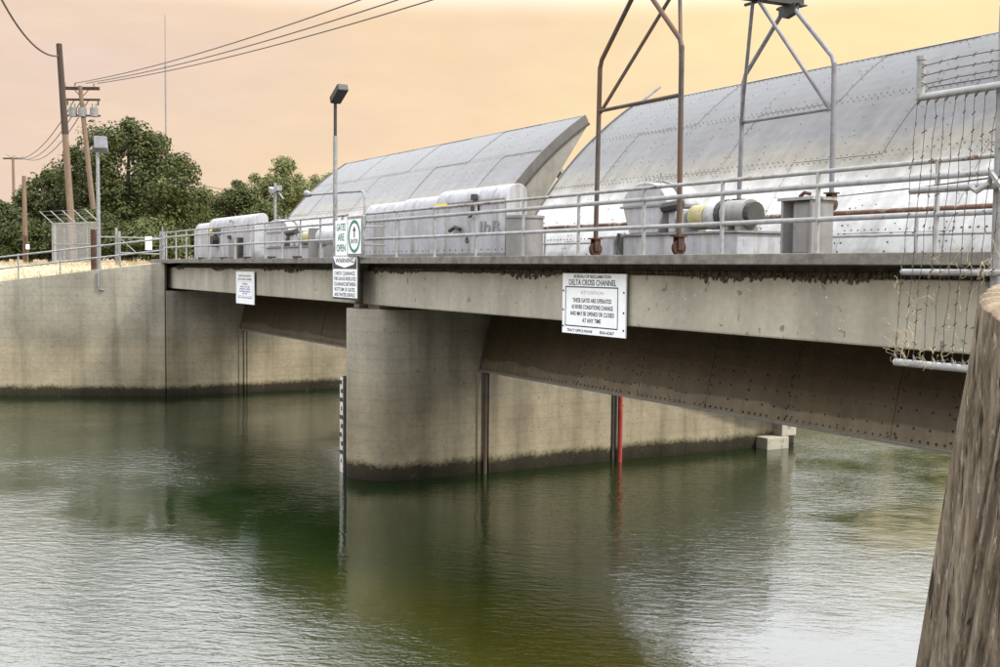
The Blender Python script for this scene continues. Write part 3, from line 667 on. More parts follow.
#box('base_trim', (-26.0, -22.42, 12.94, 12.99, DZ+0.06, DZ+0.15), 'grey_paint', h)
c = thing('steel_column', (-21.8, 13.2, DZ), 'short grey round column with a cap beside the white hoist housing', 'column')
MB().tube([(-21.75, 13.1, DZ), (-21.75, 13.1, 6.62)], 0.42, 20).build('shaft', 'grey_paint', c, True)
MB().tube([(-21.75, 13.1, 6.622), (-21.75, 13.1, 6.68)], 0.45, 20).build('cap', 'grey_paint', c, True)
h = thing('hoist_housing', (-45.5, 13.7, DZ), 'white hoist housing with rounded hood at the far left end of the deck', 'housing')
box('plinth', (-50.3, -41.0, 12.9, 13.65, DZ, DZ+0.058), 'kerb', h, 0.01)
hood(h, -50.2, -47.55, 13.1, 6.8, 7.35); hood(h, -47.53, -41.25, 13.0, 7.0, 7.48)
box('yellow_tag', (-47.4, -46.4, 12.94, 12.993, 6.92, 7.05), 'yellow_tag', h)
for xx in (-46.2, -45.55):
    MB().obox((xx, 12.9, 6.92), (0.16, 0.0, -0.09), (0, 0.05, 0), (0.05, 0, 0.09)).build('strap', 'black', h)
MB().tube([(-46.1, 12.72, 6.50), (-46.1, 12.98, 6.50)], 0.24, 10).build('handwheel', 'black', h)
box('inspection_cover', (-43.9, -42.75, 12.8, 12.99, DZ+0.06, 6.6), 'grey_paint', h, 0.02)
box('cover_strap', (-42.745, -42.60, 12.82, 12.985, DZ+0.06, 6.58), 'dark', h)
box('latch', (-43.8, -43.5, 12.72, 12.8, 6.55, 6.68), 'black', h)
box('hinge', (-44.1, -43.95, 12.9, 12.99, 7.2, 7.3), 'grey_paint', h)

def hoist(X, sc, label, yellow=True, dark_end=True):
    """gear case, bearing blocks, guarded coupling, brake and motor on a long base, motor to the right"""
    h = thing('gate_hoist', (X, 13.6, DZ), label, 'hoist', 'gate hoists on the deck')
    Y0 = 13.2; s = sc
    box('base', (X-0.55*s, X+3.0*s, Y0-0.05, Y0+1.1, DZ, 6.15), 'white', h, 0.015)
    box('bed_plate', (X-0.60*s, X+3.05*s, Y0-0.1, Y0+1.15, 6.152, 6.19), 'grey_paint', h)
    # gear case: round hood over a tapering case
    pr = [(X-0.42*s, 6.192), (X+0.55*s, 6.192), (X+0.78*s, 6.72)]
    pr += [(X+0.06*s+0.74*s*math.cos(a), 6.74+0.44*math.sin(a)) for a in [math.pi*k/14 for k in range(15)]]+[(X-0.66*s, 6.72)]
    MB().prism_y(pr, Y0, Y0+0.85).build('gear_case', 'white', h, True, 0.02)
    pr = [(X+0.06*s+0.80*s*math.cos(a), 6.74+0.48*math.sin(a)) for a in [math.pi*k/14 for k in range(15)]]
    MB().prism_y(pr, Y0+0.35, Y0+0.42).build('case_flange', 'grey_paint', h)
    box('case_joint', (X-0.72*s, X+0.85*s, Y0-0.03, Y0+0.88, 6.695, 6.735), 'grey_paint', h)
    MB().tube([(X-0.15*s, Y0+0.2, 7.16), (X-0.15*s, Y0+0.2, 7.27), (X-0.02*s, Y0+0.2, 7.27), (X-0.02*s, Y0+0.2, 7.16)], 0.014, 6).build('lifting_eye', 'galv', h)
    MB().tube([(X+0.35*s, Y0+0.2, 7.1), (X+0.35*s, Y0+0.2, 7.36)], 0.016, 6).build('breather', 'galv', h)
    for xx, ww in ((0.82, 0.2), (1.14, 0.16)):
        box('bearing_block', (X+xx*s, X+(xx+ww)*s, Y0+0.05, Y0+0.6, 6.192, 6.62), 'white', h, 0.02)
    MB().tube([(X+0.72*s, Y0+0.02, 6.66), (X+1.25*s, Y0+0.02, 6.70)], 0.1, 8).build('pinion', 'black', h)
    MB().tube([(X+0.7*s, Y0+0.3, 6.5), (X+2.6*s, Y0+0.3, 6.5)], 0.06, 8).build('shaft', 'dark', h)
    MB().tube([(X+1.38*s, Y0+0.3, 6.47), (X+1.82*s, Y0+0.3, 6.47)], 0.23, 16).build('coupling_guard', 'yellow', h, True)
    MB().tube([(X+1.86*s, Y0+0.3, 6.47), (X+2.20*s, Y0+0.3, 6.47)], 0.24, 16).build('brake_drum', 'white', h, True)
    MB().tube([(X+2.20*s, Y0+0.3, 6.49), (X+2.33*s, Y0+0.3, 6.49)], 0.27, 16).build('brake_ring', 'black', h)
    MB().tube([(X+2.34*s, Y0+0.3, 6.49), (X+2.95*s, Y0+0.3, 6.49)], 0.25, 18).build('motor', 'grey_paint', h, True)
    MB().tube([(X+2.952*s, Y0+0.3, 6.49), (X+3.08*s, Y0+0.3, 6.49)], 0.2, 14).build('motor_fan_cover', 'dark', h)
    MB().box(X+2.4*s, X+2.55*s, Y0+0.1, Y0+0.5, 6.192, 6.27).box(X+2.75*s, X+2.9*s, Y0+0.1, Y0+0.5, 6.192, 6.27).build('motor_feet', 'grey_paint', h)
    return h
hoist(-17.55, 0.93, 'white gate hoist with round gear case and motor on the near span', True, False)
hoist(-39.4, 1.75, 'white gate hoist with yellow coupling guard on the far span', True, False)
b_ = thing('control_box', (-18.6, 13.3, DZ), 'pale grey steel box on the deck beside the near hoist base', 'box')
box('body', (-18.85, -18.25, 13.1, 13.7, DZ, 6.16), 'grey_paint', b_, 0.015); box('door_edge', (-18.8, -18.3, 13.085, 13.098, DZ+0.05, 6.1), 'white', b_)
tag(tube('black_cable', [(-18.0, 13.0, 6.2), (-18.02, 12.95, 6.0), (-17.9, 12.9, 5.85), (-17.78, 12.88, 5.76)], 0.035, 'black', None, 6, None, (-18, 12.95, 5.75)), 'short black cable hanging between the grey box and hoist base', 'cable')
c = thing('steel_pedestal', (-13.2, 13.2, DZ), 'upright grey steel pedestal with ribbed faces left of the bare railing span', 'pedestal')
box('core', (-13.38, -12.98, 13.06, 13.4, DZ, 6.62), 'grey_paint', c, 0.06)
for xx in (-13.56, -12.93): box('flange', (xx, xx+0.05, 13.0, 13.46, DZ, 6.62), 'grey_paint', c)
box('cap', (-13.62, -12.84, 12.97, 13.5, 6.622, 6.67), 'rail_rusty', c); box('foot', (-13.62, -12.84, 12.97, 13.5, DZ+0.001, DZ+0.03), 'grey_paint', c)
MB().tube([(-13.2, 13.05, 6.68), (-13.1, 13.05, 6.74), (-12.98, 13.05, 6.71)], 0.03, 6).build('top_bracket', 'rust', c)
c = thing('ventilator', (-34.0, 13.6, DZ), 'white round fan casing behind the railing beside the gates open sign', 'casing')
MB().tube([(-35.2, 13.3, DZ), (-35.2, 13.3, 6.75)], 0.36, 16).build('drum', 'grey_paint', c, True)
MB().tube([(-34.8, 13.3, 6.45), (-32.9, 13.3, 6.45)], 0.30, 16).build('casing', 'white', c, True)
box('stand', (-34.3, -33.2, 13.1, 13.6, DZ, 6.2), 'grey_paint', c, 0.01)

# ------------------------------------------------------------------ gantry crane
GX0, GX1, GYF, GYR = -17.25, -14.82, 11.93, 15.18
g = thing('gantry_crane', (-16.0, 13.5, DZ), 'tall rusty A-frame pipe gantry crane on caster wheels straddling the deck', 'crane')
KX0, KX1 = GX0+0.06, GX1-0.02; AXc = (GX0+GX1)/2+0.03; ZA = 10.36
GXS = (GX0, GX1, KX0, KX1, AXc); SK = 0.24
def frame(y, zbase, inward, mats, dx=0.0):
    GX0, GX1, KX0, KX1, AXc = [v_+dx for v_ in GXS]
    for gx_, kx, sgn in ((GX0, KX0, 1), (GX1, KX1, -1)):
        m0, m1 = mats
        tube('leg', [(gx_, y, zbase+0.33), (kx, y, 9.2)], 0.045, m0, g, 10)
        tube('leg_top', [(kx, y, 9.17), (kx+0.05*sgn, y, 9.32), (AXc-0.13*sgn, y, ZA)], 0.042, m1, g, 10)
        tube('knee_brace', [(gx_+0.045*sgn, y+0.03*inward, 8.37), (AXc-0.08*sgn+0.07*(-1 if inward < 0 else 1), y+0.75*inward, ZA+0.06)], 0.034, m1, g, 8)
        cst = MB().box(gx_-0.10, gx_+0.10, y-0.10, y+0.10, zbase+0.31, zbase+0.335)
        cst.box(gx_-0.075, gx_-0.055, y-0.06, y+0.06, zbase+0.09, zbase+0.31).box(gx_+0.055, gx_+0.075, y-0.06, y+0.06, zbase+0.09, zbase+0.31)
        co = cst.build('caster', 'rust', g)
        MB().tube([(gx_-0.04, y, zbase+0.125), (gx_+0.04, y, zbase+0.125)], 0.125, 18).build('wheel', 'rust', co, True)
    tube('cross_bar', [(GX0+0.03, y, 8.40), (GX1-0.03, y, 8.40)], 0.034, mats[0], g, 8)
    pr = [(AXc-0.20, ZA+0.08), (AXc+0.20, ZA+0.08), (AXc+0.20, ZA-0.10), (AXc-0.05, ZA-0.16), (AXc-0.20, ZA-0.10)]
    MB().prism_y(pr, y-0.06, y+0.06).build('gusset', 'black', g)
frame(GYF, DZ, 1, ('gantry', 'gantry')); frame(GYR, 6.574, -1, ('gantry_grey', 'gantry_grey'), SK)
for zz0, zz1, hw in ((ZA+0.081, ZA+0.105, 0.10), (ZA+0.106, ZA+0.33, 0.012), (ZA+0.331, ZA+0.355, 0.10)):
    e0_, e1_ = GYF-0.35, GYR+0.35; x0_ = AXc-0.026; x1_ = AXc+SK+0.026
    MB().prism_z([(x0_-hw, e0_), (x0_+hw, e0_), (x1_+hw, e1_), (x1_-hw, e1_)], zz0, zz1).build('beam_web' if hw < 0.05 else 'beam_flange', 'black', g)
for y, xx in ((GYF, AXc), (GYR, AXc+SK), (GYR-0.75, AXc+SK*0.77), (GYF+0.75, AXc+SK*0.23)):
    MB().tube([(xx-0.30, y, ZA+0.06), (xx+0.30, y, ZA+0.06)], 0.03, 6).build('clamp_bolt', 'black', g)

# ------------------------------------------------------------------ signs
def panel(parent, name, x0, x1, z0, z1, y, mat, th=0.012, bevel=0): return box(name, (x0, x1, y, y+th, z0, z1), mat, parent, bevel)
def border(parent, x0, x1, z0, z1, y, t_, mat):
    for b in ((x0, x1, z0, z0+t_), (x0, x1, z1-t_, z1), (x0, x0+t_, z0+t_, z1-t_), (x1-t_, x1, z0+t_, z1-t_)): box('border_line', (b[0], b[1], y-0.002, y-0.0005, b[2], b[3]), mat, parent)
sy = 11.40
s = thing('channel_sign', (-16.55, sy, 4.32), 'white channel sign with black border hung on the near girder', 'sign')
sx0, sx1, sz0, sz1 = -17.54, -15.56, 4.32, 5.42
panel(s, 'panel', sx0, sx1, sz0, sz1, sy, 'sign_white', 0.03, 0.004)
SW = sx1-sx0; sc_ = (sx0+sx1)/2-0.03
border(s, sx0+0.10, sx1-0.22, sz0+0.13, sz1-0.235, sy, 0.022, 'sign_black')
for txt, z, w_, h_ in (('BUREAU OF RECLAMATION', 5.335, 1.16, 0.058), ('DELTA CROSS CHANNEL', 5.205, 1.48, 0.105), ('THESE GATES ARE OPERATED', 4.895, 1.22, 0.078), ('AS RIVER CONDITIONS CHANGE', 4.775, 1.30, 0.078), ('AND MAY BE OPENED OR CLOSED', 4.655, 1.38, 0.078), ('AT ANY TIME', 4.535, 0.58, 0.078)):
    text(s, txt, sc_, sy-0.002, z, w_, h_, 'sign_black')
text(s, 'TRACY OFFICE PHONE', sc_-0.38, sy-0.002, 4.355, 0.82, 0.05, 'sign_black'); text(s, '836-6267', sc_+0.48, sy-0.002, 4.355, 0.44, 0.055, 'sign_black')
text(s, 'ATTENTION', sc_, sy-0.002, 5.045, 0.72, 0.06, 'sign_faded')
for xx in (sx0+0.04, sx1-0.05):
    for zz in (4.45, 4.75, 5.1): MB().tube([(xx, sy-0.012, zz), (xx, sy+0.01, zz)], 0.018, 6).build('bolt', 'rust', s)
box('hanger', (sx0+0.3, sx1-0.3, sy+0.032, sy+0.098, 4.6, 5.2), 'dark', s)
s = thing('notice_sign', (-37.2, sy, 4.21), 'narrow looking white notice sign with red heading on the far girder', 'sign')
sx0, sx1, sz0, sz1 = -38.2, -36.2, 4.21, 5.31
panel(s, 'panel', sx0, sx1, sz0, sz1, sy, 'sign_white', 0.03, 0.004); sc_ = (sx0+sx1)/2
for txt, z, w_, h_, mt in (('BUREAU OF RECLAMATION', 5.13, 1.35, 0.055, 'sign_black'), ('DELTA CROSS CHANNEL', 5.01, 1.55, 0.075, 'sign_black'), ('WARNING', 4.855, 0.62, 0.065, 'sign_red'), ('THESE GATES ARE', 4.77, 1.1, 0.05, 'sign_blue'), ('OPERATED AS RIVER', 4.69, 1.25, 0.05, 'sign_blue'), ('CONDITIONS CHANGE AT', 4.61, 1.3, 0.05, 'sign_blue'), ('ANY TIME', 4.54, 0.5, 0.05, 'sign_blue'), ('TRACY OFFICE PHONE 836-6267', 4.40, 1.6, 0.05, 'sign_blue')):
    text(s, txt, sc_, sy-0.002, z, w_, h_, mt)
border(s, sx0+0.14, sx1-0.14, 4.48, 4.965, sy, 0.008, 'sign_blue')
box('hanger', (sx0+0.3, sx1-0.3, sy+0.032, sy+0.098, 4.7, 5.2), 'dark', s)
sy = 10.98
s = thing('gate_status_sign', (-26.9, sy, 5.78), 'gates are open sign with green letters and an arrow in a green ring', 'sign')
panel(s, 'text_panel', -27.87, -27.0, 5.79, 6.70, sy, 'sign_white', 0.03)
panel(s, 'frame', -26.995, -25.95, 5.76, 6.78, sy-0.03, 'galv', 0.06, 0.01)
panel(s, 'arrow_panel', -26.90, -26.05, 5.83, 6.70, sy-0.046, 'sign_white', 0.012)
for txt, z in (('GATES', 6.43), ('ARE', 6.17), ('OPEN', 5.89)): text(s, txt, -27.48, sy-0.003, z, 0.62 if txt != 'ARE' else 0.44, 0.19, 'sign_green')
rg_ = MB(); cx, cz, n = -26.475, 6.265, 40
vs = []
for k in range(n):
    a = 2*math.pi*k/n
    for rx, rz in ((0.40, 0.415), (0.315, 0.335)): vs += [(cx+rx*math.cos(a), sy-0.0495, cz+rz*math.sin(a)), (cx+rx*math.cos(a), sy-0.0465, cz+rz*math.sin(a))]
fs = []
for k in range(n):
    a, b = 4*k, 4*((k+1) % n); fs += [(a, b, b+2, a+2), (a+1, a+3, b+3, b+1), (a, a+1, b+1, b), (a+2, b+2, b+3, a+3)]
rg_.add(vs, fs).build('ring', 'sign_green', s)
MB().prism_y([(cx-0.035, 6.24), (cx+0.035, 6.24), (cx+0.035, 6.40), (cx+0.10, 6.40), (cx, 6.53), (cx-0.10, 6.40), (cx-0.035, 6.40)], sy-0.0495, sy-0.0465).build('arrow', 'sign_black', s)
text(s, 'ENTER', cx, sy-0.048, 6.09, 0.46, 0.11, 'sign_black')
for zz in (6.05, 6.5): tube('bracket', [(-25.95, sy+0.01, zz), (-25.7, 11.45, zz)], 0.02, 'galv', s, 6)
MB().box(-27.8, -27.72, sy+0.032, 11.5, 5.95, 6.6).build('bracket', 'galv', s)
s = thing('clearance_sign', (-27.3, sy, 4.66), 'black and white clearance warning sign below the gates open sign', 'sign')
wy = sy+0.02
panel(s, 'frame', -28.15, -26.40, 4.65, 5.775, wy+0.012, 'dark', 0.04); panel(s, 'panel', -28.10, -26.45, 4.70, 5.77, wy-0.001, 'sign_white', 0.012)
text(s, 'WARNING', -27.28, wy-0.003, 5.60, 1.25, 0.12, 'sign_black')
for sx in (-1, 1):
    MB().prism_y([(-27.28, 5.47), (-27.28+0.62*sx, 5.56), (-27.28+0.80*sx, 5.76), (-27.28+0.80*sx, 5.44), (-27.28, 5.44)], wy-0.004, wy-0.0015).build('chevron', 'sign_black', s)
for txt, z, w_ in (('CHECK CLEARANCE', 5.28, 1.4), ('THIS GAUGE INDICATES', 5.14, 1.5), ('CLEARANCE BETWEEN', 5.00, 1.48), ('BOTTOM OF GATES', 4.86, 1.38), ('AND WATER SURFACE', 4.725, 1.42)): text(s, txt, -27.28, wy-0.003, z, w_, 0.10, 'sign_black')
for xx in (-27.9, -26.7): box('hanger', (xx-0.03, xx+0.03, wy+0.053, 11.048, 5.2, 5.72), 'rust', s)

# ------------------------------------------------------------------ lamps on the bridge
l = thing('lamp_post', (-28.6, 11.2, DZ), 'tall grey lamp post with a black box head beside the gates open sign', 'lamp post')
tube('lower_pole', [(-28.58, 11.25, DZ), (-28.58, 11.25, 9.0)], 0.06, 'galv', l, 12); tube('upper_pole', [(-28.58, 11.25, 9.0), (-28.58, 11.25, 9.95)], 0.045, 'black', l, 10)
ax = Vector((0.60, 0.0, 0.30)).normalized(); az = Vector((-ax.z, 0, ax.x))
MB().obox(Vector((-28.32, 11.25, 10.08)), ax*0.33, Vector((0, 0.15, 0)), az*0.10).build('lamp_head', 'black', l, False, 0.03)
box('base_plate', (-28.7, -28.46, 11.13, 11.37, DZ+0.002, DZ+0.02), 'galv', l)
l = thing('signal_arm', (-27.0, 11.4, 6.8), 'bent grey pipe arm with a small horn lamp left of the arrow sign', 'arm')
tube('pipe', [(-26.95, 11.42, 6.5), (-26.95, 11.42, 7.30), (-27.0, 11.42, 7.40), (-27.15, 11.42, 7.46), (-30.9, 11.42, 7.56)], 0.035, 'galv', l, 8)
MB().tube([(-30.85, 11.42, 7.56), (-31.0, 11.40, 7.57), (-31.15, 11.38, 7.60)], 0.05, 10, True, 0.11).build('horn', 'galv', l, True)
l = thing('flood_light_post', (-44.75, 15.4, 5.7), 'slim grey post with two small flood lights behind the far hoist', 'light post')
tube('post', [(-44.75, 15.0, DZ), (-44.75, 15.0, 8.9)], 0.06, 'galv', l, 8)
for sgn in (-1, 1):
    a = tube('lamp_arm', [(-44.75, 15.0, 8.55), (-44.75+0.55*sgn, 15.0, 8.45), (-44.75+1.0*sgn, 15.0, 8.2)], 0.03, 'galv', l, 6)
    MB().obox((-44.75+0.35*sgn, 15.0, 8.62), (0.16, 0, 0.05*sgn), (0, 0.12, 0), (0, 0, 0.1)).build('flood_head', 'galv', a)

# ------------------------------------------------------------------ left bank furniture
def gz(x, y): return ground_z(max(0.3, wall_x(y)-x), y)
def pole_at(name, px, ytop, depth, lean, r, mat, label, cat, base_shift=0.0, pb=None):
    tp_ = at_depth(px, ytop, depth)
    bx_, by_ = tp_.x+lean[0], tp_.y+lean[1]
    zb = gz(bx_, by_)-0.3
    o = thing(name, (bx_, by_, zb+0.3), label, cat)
    tube('shaft', [(bx_, by_, zb), tuple(tp_)], r, mat, o, 12, r*0.72)
    return o, tp_
po, ptop = pole_at('utility_pole', 59, 45, 62, (0.75, 0.55), 0.20, 'pole_wood', 'tallest brown utility pole with a bare top left of the transformers', 'utility pole')
tube('dark_top', [ptop+Vector((0.30, 0.22, -4.9)), ptop+Vector((0, 0, 0.06))], 0.185, 'pole_dark', po, 12, 0.155)  # upper shaft painted dark, as a silhouette against the sky
p2, t2 = pole_at('utility_pole', 80, 86, 66, (1.05, 0.8), 0.17, 'pole_wood', 'leaning utility pole carrying crossarms and three grey transformers', 'utility pole')
ad = (at_depth(100, 88, 66)-at_depth(64, 88, 66)); ad.z = 0; half = ad.length/2; ad.normalize()
c0 = t2+Vector((0.03, 0.02, -0.12)); zoff = Vector((0, 0, 1)); perp = Vector((-ad.y, ad.x, 0))
MB().obox(c0+perp*0.16, ad*half*1.0, perp*0.07, zoff*0.09).build('crossarm', 'pole_dark', p2)
c1 = c0+Vector((0.08, 0.06, -0.66)); MB().obox(c1+perp*0.16, ad*half*0.95, perp*0.06, zoff*0.06).build('crossarm', 'pole_dark', p2)
for k in (-0.85, -0.3, 0.75):
    q = c0+ad*half*k; MB().tube([q+zoff*0.1, q+zoff*0.28], 0.06, 6).build('insulator', 'insul', p2)
for k in (-0.8, 0.9):
    q = c1+ad*half*k-zoff*0.05; MB().tube([q, q-zoff*0.3], 0.05, 6).build('cutout_fuse', 'black', p2)
for k in (-1, 1):
    tube('arm_brace', [c0+ad*half*0.45*k+perp*0.16, c0-zoff*0.55+perp*0.16], 0.025, 'black', p2, 6)
for k in (-0.56, -0.03, 0.62):
    q = c0+Vector((0.15, 0.1, -1.4))+ad*half*k
    tr_ = MB().tube([q-zoff*0.28, q+zoff*0.24], 0.24, 14).build('transformer', 'insul', p2, True)
    for e_ in (-0.1, 0.12): MB().tube([q+ad*e_+zoff*0.24, q+ad*e_+zoff*0.48], 0.045, 6).build('bushing', 'insul', tr_)
MB().obox(c0+Vector((0.17, 0.12, -1.62)), ad*1.0, perp*0.05, zoff*0.05).build('transformer_bracket', 'black', p2)
p3, t3 = pole_at('utility_pole', 13, 157, 110, (0.1, 0.05), 0.17, 'pole_wood', 'distant thin utility pole with one crossarm at the left edge', 'utility pole')
a3 = at_depth(22, 158, 110)-at_depth(3, 158, 110); a3.z = 0
MB().obox(t3-zoff*0.15, a3*0.5, Vector((0.05, 0.05, 0)), zoff*0.08).build('crossarm', 'pole_dark', p3)
p4, t4 = pole_at('meter_pole', 24, 176, 62, (0.05, 0.02), 0.15, 'pole_wood', 'short cut off wooden pole with a meter box near the left edge', 'pole')
MB().obox(t4+Vector((0.22, 0.1, -3.9)), Vector((0.08, 0.0, 0)), Vector((0, 0.09, 0)), zoff*0.13).build('meter_box', 'sign_white', p4)
MB().obox(t4+Vector((0.21, -0.02, -4.2)), Vector((0.05, 0.0, 0)), Vector((0, 0.1, 0)), zoff*0.9).build('conduit_riser', 'rust', p4)
# lamp pole on the bank
lb = Vector((-50.9, 8.05, 0)); lb = on_x(99, 262, -49.6)
z0_ = gz(lb.x, lb.y); l = thing('lamp_post', (lb.x, lb.y, z0_), 'slim pale lamp pole with a square grey floodlight before the big tree', 'lamp post')
ltop = on_x(97.5, 150, lb.x)
tube('pole', [(lb.x, lb.y, z0_-0.1), tuple(ltop)], 0.085, 'galv', l, 10, 0.07)
MB().obox(ltop+Vector((0.1, 0.12, 0.22)), Vector((0.16, -0.05, 0.10)), Vector((0.05, 0.26, 0)), Vector((-0.06, 0.0, 0.26))).build('lamp_head', 'gantry_grey', l, False, 0.03)
MB().tube([ltop+Vector((0, -0.14, -0.02)), ltop+Vector((0.05, -0.26, 0.06))], 0.09, 8).build('photo_cell', 'grey_paint', l)
rb = on_x(94, 262, -50.2); z0_ = gz(rb.x, rb.y)
tag(tube('rusty_post', [(rb.x, rb.y, z0_-0.2), (rb.x, rb.y, z0_+1.75)], 0.13, 'rust', None, 10, None, (rb.x, rb.y, z0_)), 'short thick rusty red post in front of the fenced enclosure', 'post')
# antenna mast
mt = at_depth(165, 15, 120); zb = gz(mt.x, mt.y)
m_ = thing('antenna_mast', (mt.x, mt.y, zb), 'very tall thin antenna mast rising behind the trees', 'mast')
tube('lower_mast', [(mt.x, mt.y, zb-0.3), (mt.x, mt.y, 27)], 0.10, 'insul', m_, 6); tube('upper_mast', [(mt.x, mt.y, 27), tuple(mt)], 0.055, 'insul', m_, 6)
# chain link enclosure with outriggers
def chain_panel(parent, a, b, z0, z1, step=0.13):
    a, b = Vector(a), Vector(b); Ln = (b-a).length; d = (b-a).normalized(); hgt = z1-z0; mb = MB()
    k = -hgt
    def P(u, zz): q = a+d*u; return Vector((q.x, q.y, z0+zz))
    while k < Ln:
        for flip in (0, 1):
            u0, u1 = max(0, k), min(Ln, k+hgt); v0, v1 = u0-k, u1-k
            if u1-u0 < 0.05: continue
            if flip: v0, v1 = hgt-v0, hgt-v1
            p0, p1 = P(u0, v0), P(u1, v1); nrm = Vector((-d.y, d.x, 0)); dirv = (p1-p0).normalized(); sd_ = dirv.cross(nrm)*0.016
            off = nrm*(0.008 if flip else -0.008)
            mb.add([p0-sd_+off, p0+sd_+off, p1+sd_+off, p1-sd_+off], [(0, 1, 2, 3)])
        k += step
    return mb.build('chain_link', 'mesh', parent)
en = thing('fence_enclosure', (-62, 10, 5.6), 'small chain link enclosure with angled barbed wire arms on the bank', 'fence')
ea, eb = at_depth(53, 262, 57), at_depth(99, 262, 54.5); ed = (eb-ea)
epts = [ea+ed*k/4.0 for k in range(5)]
backv = Vector((-2.6, 0.5, 0))
zb = 5.42; zt = 7.55
for k, q in enumerate(epts):
    tube('post', [(q.x, q.y, zb-0.3), (q.x, q.y, zt)], 0.05, 'galv', en, 8)
    tube('outrigger', [(q.x, q.y, zt), (q.x+0.1, q.y-0.62, zt+0.58)], 0.03, 'galv', en, 6)
for zz in (zb+0.08, zt-0.03, (zb+zt)/2): tube('rail', [(epts[0].x, epts[0].y, zz), (epts[-1].x, epts[-1].y, zz)], 0.035, 'galv', en, 6)
for k in range(4): chain_panel(en, epts[k], epts[k+1], zb+0.05, zt-0.03)
q0 = epts[0]; q1 = q0+backv; tube('post', [(q1.x, q1.y, zb-0.3), (q1.x, q1.y, zt)], 0.05, 'galv', en, 8); chain_panel(en, q0, q1, zb+0.05, zt-0.03)
for f_ in (0.35, 0.68, 0.98): tube('barbed_wire', [(q.x+0.1*f_, q.y-0.62*f_, zt+0.58*f_) for q in epts], 0.008, 'galv', en, 4)
# pipe gate closing the approach
gt = thing('pipe_gate', (-52, 11.2, 5.6), 'galvanised pipe gate with a small white sign at the far bridge end', 'gate')
ga, gb2 = at_depth(116.5, 257, 51.5), at_depth(161, 257, 49.6)
for nm, q, hgt in (('gate_post', ga, 1.55), ('gate_post', ga+(gb2-ga)*0.07, 1.4), ('gate_post', gb2, 1.35), ('gate_post', gb2+(gb2-ga)*0.06, 1.35)):
    tube(nm, [(q.x, q.y, 5.2), (q.x, q.y, 5.62+hgt)], 0.055, 'galv', gt, 10)
A_, B_ = ga+(gb2-ga)*0.09, gb2-(gb2-ga)*0.03
for zz in (6.72, 6.02): tube('gate_bar', [(A_.x, A_.y, zz+0.02), (B_.x, B_.y, zz-0.04)], 0.03, 'galv', gt, 8)
C_ = A_+(B_-A_)*0.42; tube('gate_brace', [(A_.x, A_.y, 6.70), (C_.x, C_.y, 6.02)], 0.018, 'galv', gt, 6)
D_ = A_+(B_-A_)*0.74; sv = (B_-A_).normalized()
MB().obox((D_.x, D_.y, 6.46)+Vector((0.04, -0.02, 0)) if False else Vector((D_.x+0.05, D_.y-0.03, 6.46)), sv*0.24, Vector((sv.y, -sv.x, 0))*0.006, Vector((0, 0, 0.3))).build('sign_panel', 'sign_white', gt)
tube('top_bar', [(ga.x-1.3, ga.y-0.5, 6.78), (ga.x, ga.y, 6.76)], 0.03, 'galv', gt, 6)

# ------------------------------------------------------------------ wires
def wire(name, a, b, sag, label, r=0.022, n=18, group=None):
    a, b = Vector(a), Vector(b); pts = []
    for i in range(n+1):
        t_ = i/n; q = a.lerp(b, t_); q.z -= sag*4*t_*(1-t_); pts.append(tuple(q))
    o = MB().tube(pts, r, 5).build(name, 'wire', None, True, 0, tuple(a)); return tag(o, label, 'wire', group)
endp = [(365, 0), (403, 0), (438, 0)]
for (ex, ey), lab, k in zip(endp, ('topmost of the three wires crossing the sky to the upper right', 'middle of the three wires crossing the sky to the upper right', 'lowest of the three wires crossing the sky to the upper right'), (-0.3, 0.3, 0.95)):
    q = at_depth(ex, ey, 36); far = c0+ad*half*k+zoff*0.28
    d_ = (q-far); far2 = far+d_*1.5; far2.z = q.z+d_.z*0.62+1.2
    wire('power_line', far, far2, 0.65, lab, 0.024, 26, 'power lines over the bridge')
q = at_depth(4, -4, 52); wire('service_cable', ptop-zoff*0.6, q+(q-ptop)*0.4+zoff*1.2, 1.3, 'thick black cable drooping from the tall pole to the upper left', 0.05)
for (x1, y1), lab, st in (((6, 154), 'upper wire sweeping down left behind the tall pole', 0.0), ((13, 155), 'middle wire sweeping down left behind the tall pole', 0.4), ((21, 156), 'lower wire sweeping down left behind the tall pole', 0.8)):
    wire('power_line', c1+ad*half*(st-0.4), at_depth(x1, y1, 109.5), 1.6, lab, 0.03, 14, 'power lines to the distant pole')
wire('power_line', at_depth(150, 172, 110), at_depth(330, 205, 100), 0.4, 'faint upper wire low over the middle trees', 0.03, 8, 'faint low wires'); wire('power_line', at_depth(150, 176, 110), at_depth(330, 209, 100), 0.4, 'faint lower wire low over the middle trees', 0.03, 8, 'faint low wires')
for x_, y_, lab in ((12, 10, 'upper dark splice clamp on the thick cable at upper left'), (49, 52, 'small dark clamp on the thick cable beside the tall pole')):
    q = at_depth(x_, y_, 55 if x_ < 30 else 60.5)
tube('guy_wire', [c1+ad*half*-0.7, p2.location+Vector((0.6, 0.8, 0.5))], 0.02, 'wire', p2, 5) if False else None

